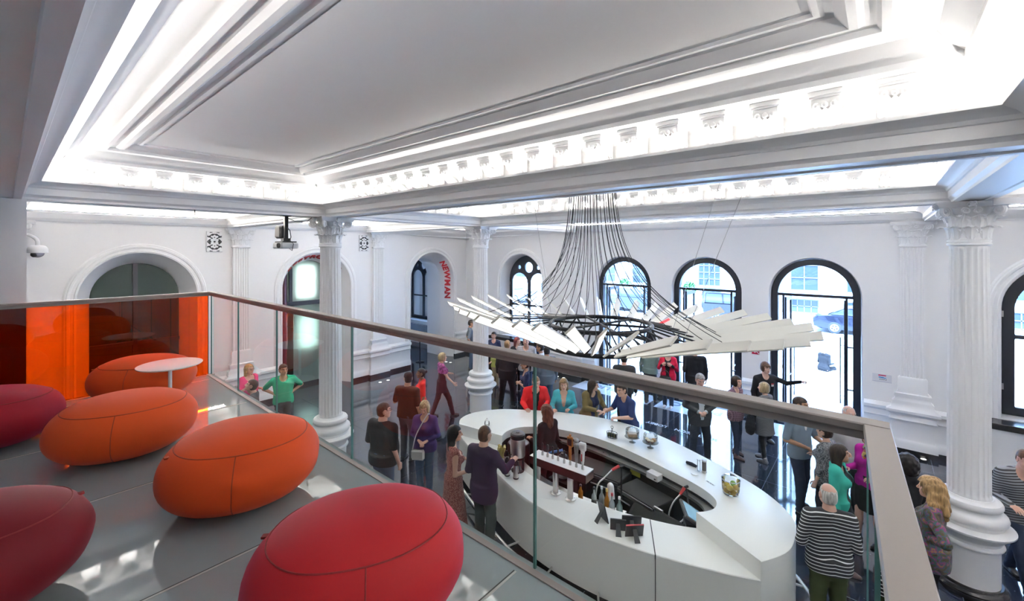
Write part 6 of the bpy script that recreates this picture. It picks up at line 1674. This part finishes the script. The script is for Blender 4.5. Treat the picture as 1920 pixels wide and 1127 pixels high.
# left group, behind the long glass
person('blond woman in a pink top and glasses at the left, one hand raised', -11.32, 3.72, 1.68, -20, 'light', 'blond', 'long', True, dict(m=cloth('hot_pink', (.55,.035,.14)), sleeve=.4, hem=.46, neck=.075, loose=.014), dict(m=C_DENIM), arms=('chest','bent'), fat=.55, extra=[('glasses',)])
person('man in a bright green t-shirt with hands on hips', -10.42, 4.14, 1.75, -60, 'tan', 'dark', 'short', False, dict(m=cloth('emerald', (.02,.30,.16)), loose=.014, **NB), dict(m=C_CHAR), arms=('hip','hip'), hyaw=.35)
person('dark-haired man in a black shirt below the pink-topped woman, head bowed', -9.75, 3.28, 1.72, 200, 'light', 'dark', 'short', False, dict(m=C_CHAR, sleeve=.5, hem=.48), dict(m=C_BLACK), arms=('bent','hang'), hpit=-.35)
person('man in a black t-shirt and dark cap seen from behind, left arm gesturing', -7.53, 5.46, 1.80, 75, 'tan', 'black', 'buzz', False, dict(m=cloth('brown_black', (.022,.012,.010)), loose=.016, **NB), dict(m=cloth('slate', (.05,.05,.065))), arms=('hang','talk'), fat=.2, hyaw=.6, extra=[('cap', C_BLACK)])
person('young person in a red polo facing left behind the man in the cap', -8.1, 6.27, 1.62, 195, 'brown', 'black', 'bun', True, dict(m=cloth('scarlet', (.55,.022,.022)), **NB), dict(m=C_BLACK), arms=('bent','hang'))
person('woman with fair hair and magenta shawl walking to the right', -8.79, 7.45, 1.66, 20, 'light', 'ash', 'bob', True, dict(m=ramp_mat('magenta_shawl', 'noise', [(.3,(.02,.01,.02)),(.5,(.22,.03,.15)),(.62,(.40,.10,.30)),(.75,(.05,.01,.04))], 22), sleeve=.5, hem=.70, loose=.02), dict(m=cloth('wine', (.045,.015,.022))), arms=('swing','bent'), legs='walk', jacket=dict(name='tunic', m=cloth('wine_tunic', (.035,.010,.020)), sleeve=0, hem=.40, flare=.02, loose=-.004, neck=.09))
bigman = person('large man in a black t-shirt and glasses, seen from behind at left', -6.27, 4.06, 1.82, 62, 'rosy', 'dark', 'short', False, dict(m=C_BLACK, loose=.018, sleeve=.45, hem=.47), dict(m=C_DENIM), arms=('hang','fold'), fat=.85, hyaw=-.55, extra=[('glasses',)])
pw, paj, pT = person('woman with blond bob in a purple sweater looking down, white bag across her body', -6.24, 4.9, 1.65, 262, 'light', 'ash', 'bob', True, dict(m=cloth('violet', (.045,.028,.11)), sleeve=.85, hem=.47, loose=.014), dict(m=C_DENIM), arms=('fold','fold'), fat=.2, hpit=.45, extra=[('necklace',)])
def bag_white(t):
    MB().bbox(-.12,.12,-.035,.035,-.13,.05,.03).obj('pouch', mat('pale_grey_leather', (.52,.52,.50), .5), t)
    MB().tube(spline([(.10,.0,.04),(.03,.02,.30),(-.09,.0,.54),(-.15,-.10,.64),(-.12,-.26,.55),(.0,-.30,.3),(.12,-.14,.05)], 5, False), .010, 6).obj('strap', mat('pale_grey_leather', (.52,.52,.50), .5), t)
held('handbag', 'white crossbody bag held by the woman in the purple sweater', 'bag', bag_white, pw, (.07,.17,.80))
person('woman with long dark hair in a sleeveless red patterned dress at the bar end', -4.92, 4.40, 1.70, 20, 'light', 'black', 'long', True, dict(name='dress', m=ramp_mat('red_print', 'noise', [(.35,(.10,.012,.012)),(.5,(.22,.05,.04)),(.6,(.35,.18,.14)),(.7,(.09,.01,.012))], 60), sleeve=0, hem=.12, flare=.06, neck=.08, vneck=True), None, arms=('bent','bent'), hyaw=-.2)
person('man in a dark purple shirt with cropped hair leaning on the bar, seen from behind', -4.34, 4.46, 1.83, 55, 'light', 'brown', 'buzz', False, dict(m=C_PLUM, sleeve=.95, hem=.43, loose=.014, neck=.045), dict(m=cloth('dark_olive_jeans', (.030,.036,.034))), arms=('lean','bent'), hyaw=.05)

# people around the back of the hall
person('man in a grey t-shirt and jeans standing beside the rear column', -11.48, 11.1, 1.80, 10, 'tan', 'dark', 'short', False, dict(m=cloth('slate_tee', (.11,.13,.16)), **NB), dict(m=C_DENIM), arms=('pocket','pocket'), hpit=.2)
person('woman in dark blue behind the rear column with a child in front', -9.75, 10.5, 1.66, 250, 'rosy', 'dark', 'short', True, dict(m=C_NAVY, sleeve=.9), dict(m=C_BLACK), arms=('fold','fold'))
person('small child in a yellow-green top in front of the woman in dark blue', -9.42, 10.22, 1.22, 250, 'rosy', 'light', 'short', True, dict(m=cloth('lime_yellow', (.36,.38,.10)), sleeve=.4), dict(m=C_KHAKI), arms=('bent','bent'))
person('heavy-set man in a black suit seen from behind, right of the rear column', -7.95, 9.1, 1.85, 70, 'light', 'light', 'buzz', False, dict(m=C_BLACK, sleeve=.95, hem=.43, loose=.022, neck=.045), dict(m=C_BLACK, loose=.018), arms=('bent','hang'), fat=.55, legs='wide')
person('red-haired woman in black raising one arm', -8.55, 10.25, 1.68, 300, 'fair', 'red', 'long', True, dict(m=C_BLACK, sleeve=1), dict(m=C_BLACK), arms=('hang','up'), hyaw=.3)
person('man in a checked shirt facing the viewer in the rear group', -7.95, 9.95, 1.82, 255, 'rosy', 'grey', 'short', False, dict(m=check_mat('white_check', (.55,.53,.51), (.22,.24,.30), (22,22,22), .22), sleeve=.5, hem=.46, loose=.016), dict(m=C_DENIM), arms=('hang','hang'), fat=.35)
person('person with long dark hair half hidden behind the man in the checked shirt', -8.15, 10.75, 1.65, 320, 'tan', 'dark', 'long', True, dict(m=C_NAVY), dict(m=C_BLACK))
pk, _, _ = person('person in a white shirt with a black backpack, turned left', -7.38, 9.90, 1.70, 165, 'tan', 'black', 'short', False, dict(m=C_WHITE, sleeve=.45), dict(m=C_DKDEN), arms=('chest','hang'))
def backpack(t):
    S = SDF((-.2,-.14,-.28),(.2,.14,.28),.012); S.ell((0,0,-.02),(.15,.09,.22),.02); S.ell((0,-.06,-.10),(.11,.06,.10),.02); V, F = S.mesh(); link('sack', raw_mesh('sack', V, F, C_BLACK, smooth=60), t)
    for s in (-1,1): MB().tube(spline([(s*.09,.07,.17),(s*.10,.17,.26),(s*.11,.30,.14),(s*.12,.22,-.12),(s*.11,.08,-.16)], 5, False), .014, 6).obj('strap', C_BLACK, t)
held('backpack', 'black backpack worn by the person in the white shirt', 'backpack', backpack, pk, (0,-.20,1.16))
person('man in a grey-blue jacket seen from behind, right of the backpack wearer', -6.95, 9.6, 1.72, 100, 'tan', 'black', 'short', False, dict(m=cloth('dusty_blue', (.10,.13,.17)), sleeve=1, hem=.42, loose=.024), dict(m=C_DENIM), arms=('hang','hang'), fat=.15)
person('woman in a dark blue top with folded arms behind the man in red', -6.73, 8.41, 1.62, 185, 'tan', 'black', 'pony', True, dict(m=C_NAVY, sleeve=.45, neck=.075, hem=.46), dict(m=C_BLACK), arms=('cross','cross'))

# customers along the bar
person('man in a bright red jacket leaning on the back of the bar', -5.72, 7.45, 1.72, 275, 'rosy', 'light', 'buzz', False, dict(m=C_BLACK), dict(m=C_DKDEN), arms=('lean','counter'), lean=.28, jacket=dict(m=cloth('signal_red', (.62,.018,.022)), sleeve=1, hem=.44, loose=.018, v=(C_BLACK, .045), vlow=.50), hpit=.15)
person('woman with honey-blond hair in a turquoise jacket at the bar', -5.13, 7.70, 1.66, 262, 'light', 'light', 'long', True, dict(m=C_WHITE, neck=.08), dict(m=C_DENIM), arms=('lean','counter'), lean=.10, jacket=dict(m=cloth('turquoise', (.06,.36,.42)), sleeve=1, hem=.44, loose=.016, v=(skin_m('light'), .035), vlow=.66), hpit=.12)
person('woman with long brown hair in an olive jacket over navy top at the bar', -4.72, 8.02, 1.68, 300, 'fair', 'dark', 'long', True, dict(m=C_NAVY, neck=.085, vneck=True), dict(m=C_NAVY), arms=('counter','counter'), lean=.20, jacket=dict(m=cloth('olive_drab', (.165,.12,.045)), sleeve=.95, hem=.44, loose=.020, v=(C_NAVY, .06), vlow=.50), hyaw=.75, extra=[('necklace',)])
person('dark-haired man in a navy polo shirt leaning both forearms on the bar', -3.80, 8.05, 1.76, 205, 'light', 'dark', 'short', False, dict(m=cloth('royal_navy', (.018,.032,.115)), sleeve=.45, hem=.47, neck=.05), dict(m=C_NAVY), arms=('lean','counter'), lean=.24)
person('bartender with shoulder-length brown hair in black, seen from behind in the well', -4.42, 6.12, 1.66, 130, 'tan', 'auburn', 'wavy', True, dict(m=C_BLACK, sleeve=.95, hem=.46), dict(m=C_BLACK), arms=('bent','bent'), extra=[('apron', C_BLACK)])

# by the street doors
person('man in a dark grey sweater seen from behind at the left street door', -4.87, 9.99, 1.78, 75, 'light', 'black', 'buzz', False, dict(m=C_CHAR, sleeve=1, hem=.46, loose=.02), dict(m=C_BLACK, loose=.016), arms=('hang','bent'), fat=.2)
person('person in a grey-green top and grey trousers at the middle door, behind the red-topped woman', -5.05, 12.0, 1.75, 60, 'light', 'brown', 'short', False, dict(m=cloth('sage', (.13,.19,.18)), sleeve=1, hem=.48), dict(m=C_CHAR), shoe=(.05,.025,.018), arms=('bent','hang'), legs='contra')
rw, _, _ = person('woman in a red cardigan over black at the middle door', -4.52, 11.98, 1.66, 240, 'fair', 'dark', 'bob', True, dict(m=C_BLACK), dict(m=C_DKDEN), shoe=(.55,.5,.5), arms=('chest','chest'), jacket=dict(name='cardigan', m=cloth('cherry', (.50,.012,.045)), sleeve=.8, hem=.46, v=(C_BLACK, .05), vlow=.48))
def bag_black(t):
    S = SDF((-.2,-.1,-.22),(.2,.1,.14),.011); S.ell((0,0,-.03),(.16,.07,.13),.02); S.clip((0,0,1), .06); V, F = S.mesh(); link('pouch', raw_mesh('pouch', V, F, mat('black_leather', (.012,.011,.012), .35), smooth=50), t)
    MB().tube(spline([(-.11,0,.04),(-.08,0,.16),(.0,0,.21),(.08,0,.16),(.11,0,.04)], 5, False), .010, 6).obj('strap', mat('black_leather', (.012,.011,.012), .35), t)
held('handbag', 'black leather bag hanging in front of the woman in the red cardigan', 'bag', bag_black, rw, (.05,.17,.84))
person('man in a black sweater with back turned in the middle doorway', -3.82, 12.05, 1.80, 80, 'light', 'dark', 'short', False, dict(m=C_BLACK, sleeve=.9, hem=.46, loose=.02), dict(m=C_CHAR, loose=.014), arms=('hang','bent'), fat=.4)
person('grey-haired man in a dark suit and pale shirt standing with clasped hands', -2.87, 9.35, 1.80, 265, 'rosy', 'grey', 'short', False, dict(m=cloth('pale_shirt', (.52,.56,.60)), neck=.045), dict(m=cloth('blue_black', (.016,.020,.030)), loose=.014), shoe=(.012,.012,.012), arms=('fold','fold'), legs='wide', jacket=dict(m=C_CHAR, sleeve=.95, hem=.42, loose=.020, v=(cloth('pale_shirt', (.52,.56,.60)), .045), vlow=.50), hpit=.3)
pl, _, _ = person('woman in a plaid shirt and dark jeans with ankle boots, bag over her arm', -2.37, 10.11, 1.68, 300, 'light', 'dark', 'bob', True, dict(m=check_mat('plum_plaid', (.10,.045,.065), (.28,.16,.20), (26,26,26), .2), sleeve=.9, hem=.45, neck=.05), dict(m=C_DKDEN, loose=.004, cuff=.022), shoe=(.06,.028,.022), arms=('bent','bent'), legs='contra')
def bag_tote(t):
    MB().loft([[(-.20,-.04,-.16),(.20,-.04,-.16),(.20,.04,-.16),(-.20,.04,-.16)],[(-.14,-.02,.14),(.14,-.02,.14),(.14,.02,.14),(-.14,.02,.14)]],True,True).obj('pouch', mat('dark_tote', (.022,.026,.035), .5), t)
    MB().tube(spline([(-.08,0,.13),(-.05,0,.30),(.05,0,.30),(.08,0,.13)], 5, False), .010, 6).obj('strap', mat('dark_tote', (.022,.026,.035), .5), t)
held('handbag', 'dark tote hanging at the side of the woman in the plaid shirt', 'bag', bag_tote, pl, (-.32,.05,.92), .9)
person('guard in a black sweater with a badge pointing to the right', -2.03, 11.27, 1.80, 275, 'fair', 'brown', 'mop', False, dict(m=C_BLACK, sleeve=1, hem=.48, neck=.05), dict(m=C_BLACK), arms=('hang','point'), extra=[('badge',)])
sb, _, _ = person('woman with fair bob in a grey striped tunic over black leggings', -1.84, 10.19, 1.62, 120, 'light', 'ash', 'bob', True, dict(name='tunic', m=stripe_mat('grey_fine_stripe', (.035,.036,.04), (.15,.155,.165), 80, .42), sleeve=.9, hem=.36, flare=.03, loose=.014), dict(m=C_BLACK, loose=.002, cuff=.021), shoe=(.10,.10,.11), arms=('hang','chest'), legs='contra', hyaw=.25)
def coat_bag(t):
    S = SDF((-.18,-.14,-.26),(.18,.14,.24),.012); S.ell((0,0,-.04),(.12,.09,.18),.02); S.ell((.03,.02,.08),(.09,.07,.11),.03); X, Y, Z = S.grid(); S.f = S.f+(.008*np.sin(X*50+Z*30)*np.sin(Z*40+Y*30)).astype(np.float32); V, F = S.mesh(); link('fabric', raw_mesh('fabric', V, F, C_BLACK, smooth=60), t)
    MB().tube([(0,0,.14),(.02,.0,.24),(-.02,0,.24),(-.03,0,.14)], .010, 6).obj('strap', C_BLACK, t)
held('handbag', 'soft black bag held by the woman in the striped tunic', 'bag', coat_bag, sb, (-.30,.12,.78))

# right-hand group
person('tall man in a grey-blue polo shirt and dark jeans, turned to the right', -1.06, 8.74, 1.87, 290, 'tan', 'dark', 'short', False, dict(m=cloth('blue_grey_polo', (.17,.22,.28)), sleeve=.45, hem=.47, neck=.05, v=(C_WHITE, .022), vlow=.72), dict(m=C_DKDEN), arms=('fold','rest'), legs='contra', hyaw=.3)
person('woman with cropped dark hair in a black and white printed blouse, back turned', -.66, 8.28, 1.64, 120, 'light', 'dark', 'pixie', True, dict(m=ramp_mat('mono_print', 'noise', [(.38,(.016,.016,.018)),(.5,(.10,.10,.11)),(.56,(.30,.30,.31)),(.64,(.03,.03,.033))], 34, dist=1.5), sleeve=.7, hem=.45, loose=.016), dict(m=C_BLACK), arms=('bent','hang'))
person('bald man in a pale grey shirt at the back of the right-hand group', -.42, 9.0, 1.80, 265, 'rosy', 'silver', 'thin', False, dict(m=cloth('pale_grey_shirt', (.40,.39,.38)), sleeve=.95, hem=.46, loose=.018, neck=.045), dict(m=C_CHAR), arms=('bent','bent'), fat=.3)
person('woman in a magenta jacket with colourful scarf and black skirt', -.12, 8.35, 1.68, 195, 'rosy', 'auburn', 'bob', True, dict(m=C_BLACK), None, shoe=(.012,.010,.012), arms=('bent','bent'), jacket=dict(m=cloth('magenta', (.36,.010,.24)), sleeve=1, hem=.44, loose=.014), skirt=dict(m=C_BLACK, hem=.30, flare=.005), extra=[('scarf', ramp_mat('scarf_print', 'voronoi', [(.2,(.02,.30,.28)),(.45,(.60,.38,.02)),(.6,(.03,.05,.10)),(.8,(.5,.12,.02))], 26))], legs='contra')
person('smiling woman with dark hair in a teal blazer and dark skirt', -.46, 7.48, 1.67, 315, 'tan', 'dark', 'long', True, dict(m=C_BLACK, neck=.085, vneck=True), None, shoe=(.10,.055,.045), arms=('hang','hang'), jacket=dict(name='blazer', m=cloth('teal', (.035,.36,.29)), sleeve=.85, hem=.46, loose=.014, v=(C_BLACK, .048), vlow=.47), skirt=dict(m=cloth('skirt_black', (.018,.019,.022)), hem=.20, flare=.045), legs='contra', hyaw=.35, hpit=-.05)
person('balding man in a black and white striped sweater and olive trousers, seen from behind', -.445, 5.93, 1.75, 75, 'rosy', 'silver', 'thin', False, dict(name='sweater', m=stripe_mat('breton_stripe', (.012,.012,.015), (.66,.66,.66), 27, .26), sleeve=1, hem=.47, loose=.015, neck=.042), dict(m=C_FOREST, loose=.014), arms=('bent','fold'), fat=.15, legs='stand')
person('person with curly black hair partly hidden by the right handrail', .27, 7.75, 1.64, 100, 'brown', 'black', 'curly', True, dict(m=C_BLACK, sleeve=1), dict(m=C_BLACK), arms=('bent','hang'))
person('woman with big wavy blond hair in a dark floral blouse by the right column', .45, 6.98, 1.70, 130, 'light', 'blond', 'bighair', True, dict(m=ramp_mat('floral_print', 'noise', [(.30,(.015,.012,.016)),(.44,(.07,.05,.02)),(.52,(.015,.08,.09)),(.60,(.16,.012,.11)),(.68,(.20,.14,.03)),(.78,(.012,.02,.03))], 15, dist=1.2), sleeve=.9, hem=.42, loose=.024), dict(m=C_BLACK), arms=('bent','hip'), fat=.15)
person('man in a black and white striped knit hurrying past at the right edge', 1.36, 8.62, 1.80, 250, 'rosy', 'brown', 'buzz', False, dict(m=stripe_mat('blurred_stripe', (.030,.030,.034), (.22,.23,.25), 30, .45), sleeve=1, hem=.46, loose=.02), dict(m=C_DKDEN), arms=('bent','swing'), legs='walk', lean=.15, hpit=.25)

# outside on the pavement
person('person sitting on the kerb outside the right door', -1.62, 19.35, 1.68, 20, 'light', 'blond', 'long', True, dict(m=C_BLACK, sleeve=1), dict(m=C_BLACK), arms=('bent','rest'), seat=True, z0=-.80, lean=.12)
person('person in a long pale dress walking on the pavement outside the right door', -2.9, 19.0, 1.7, 15, 'light', 'blond', 'long', True, dict(name='dress', m=cloth('pale_dress', (.60,.62,.66)), sleeve=.4, hem=.08, flare=.09), None, arms=('hang','swing'), legs='walk', z0=-.02)
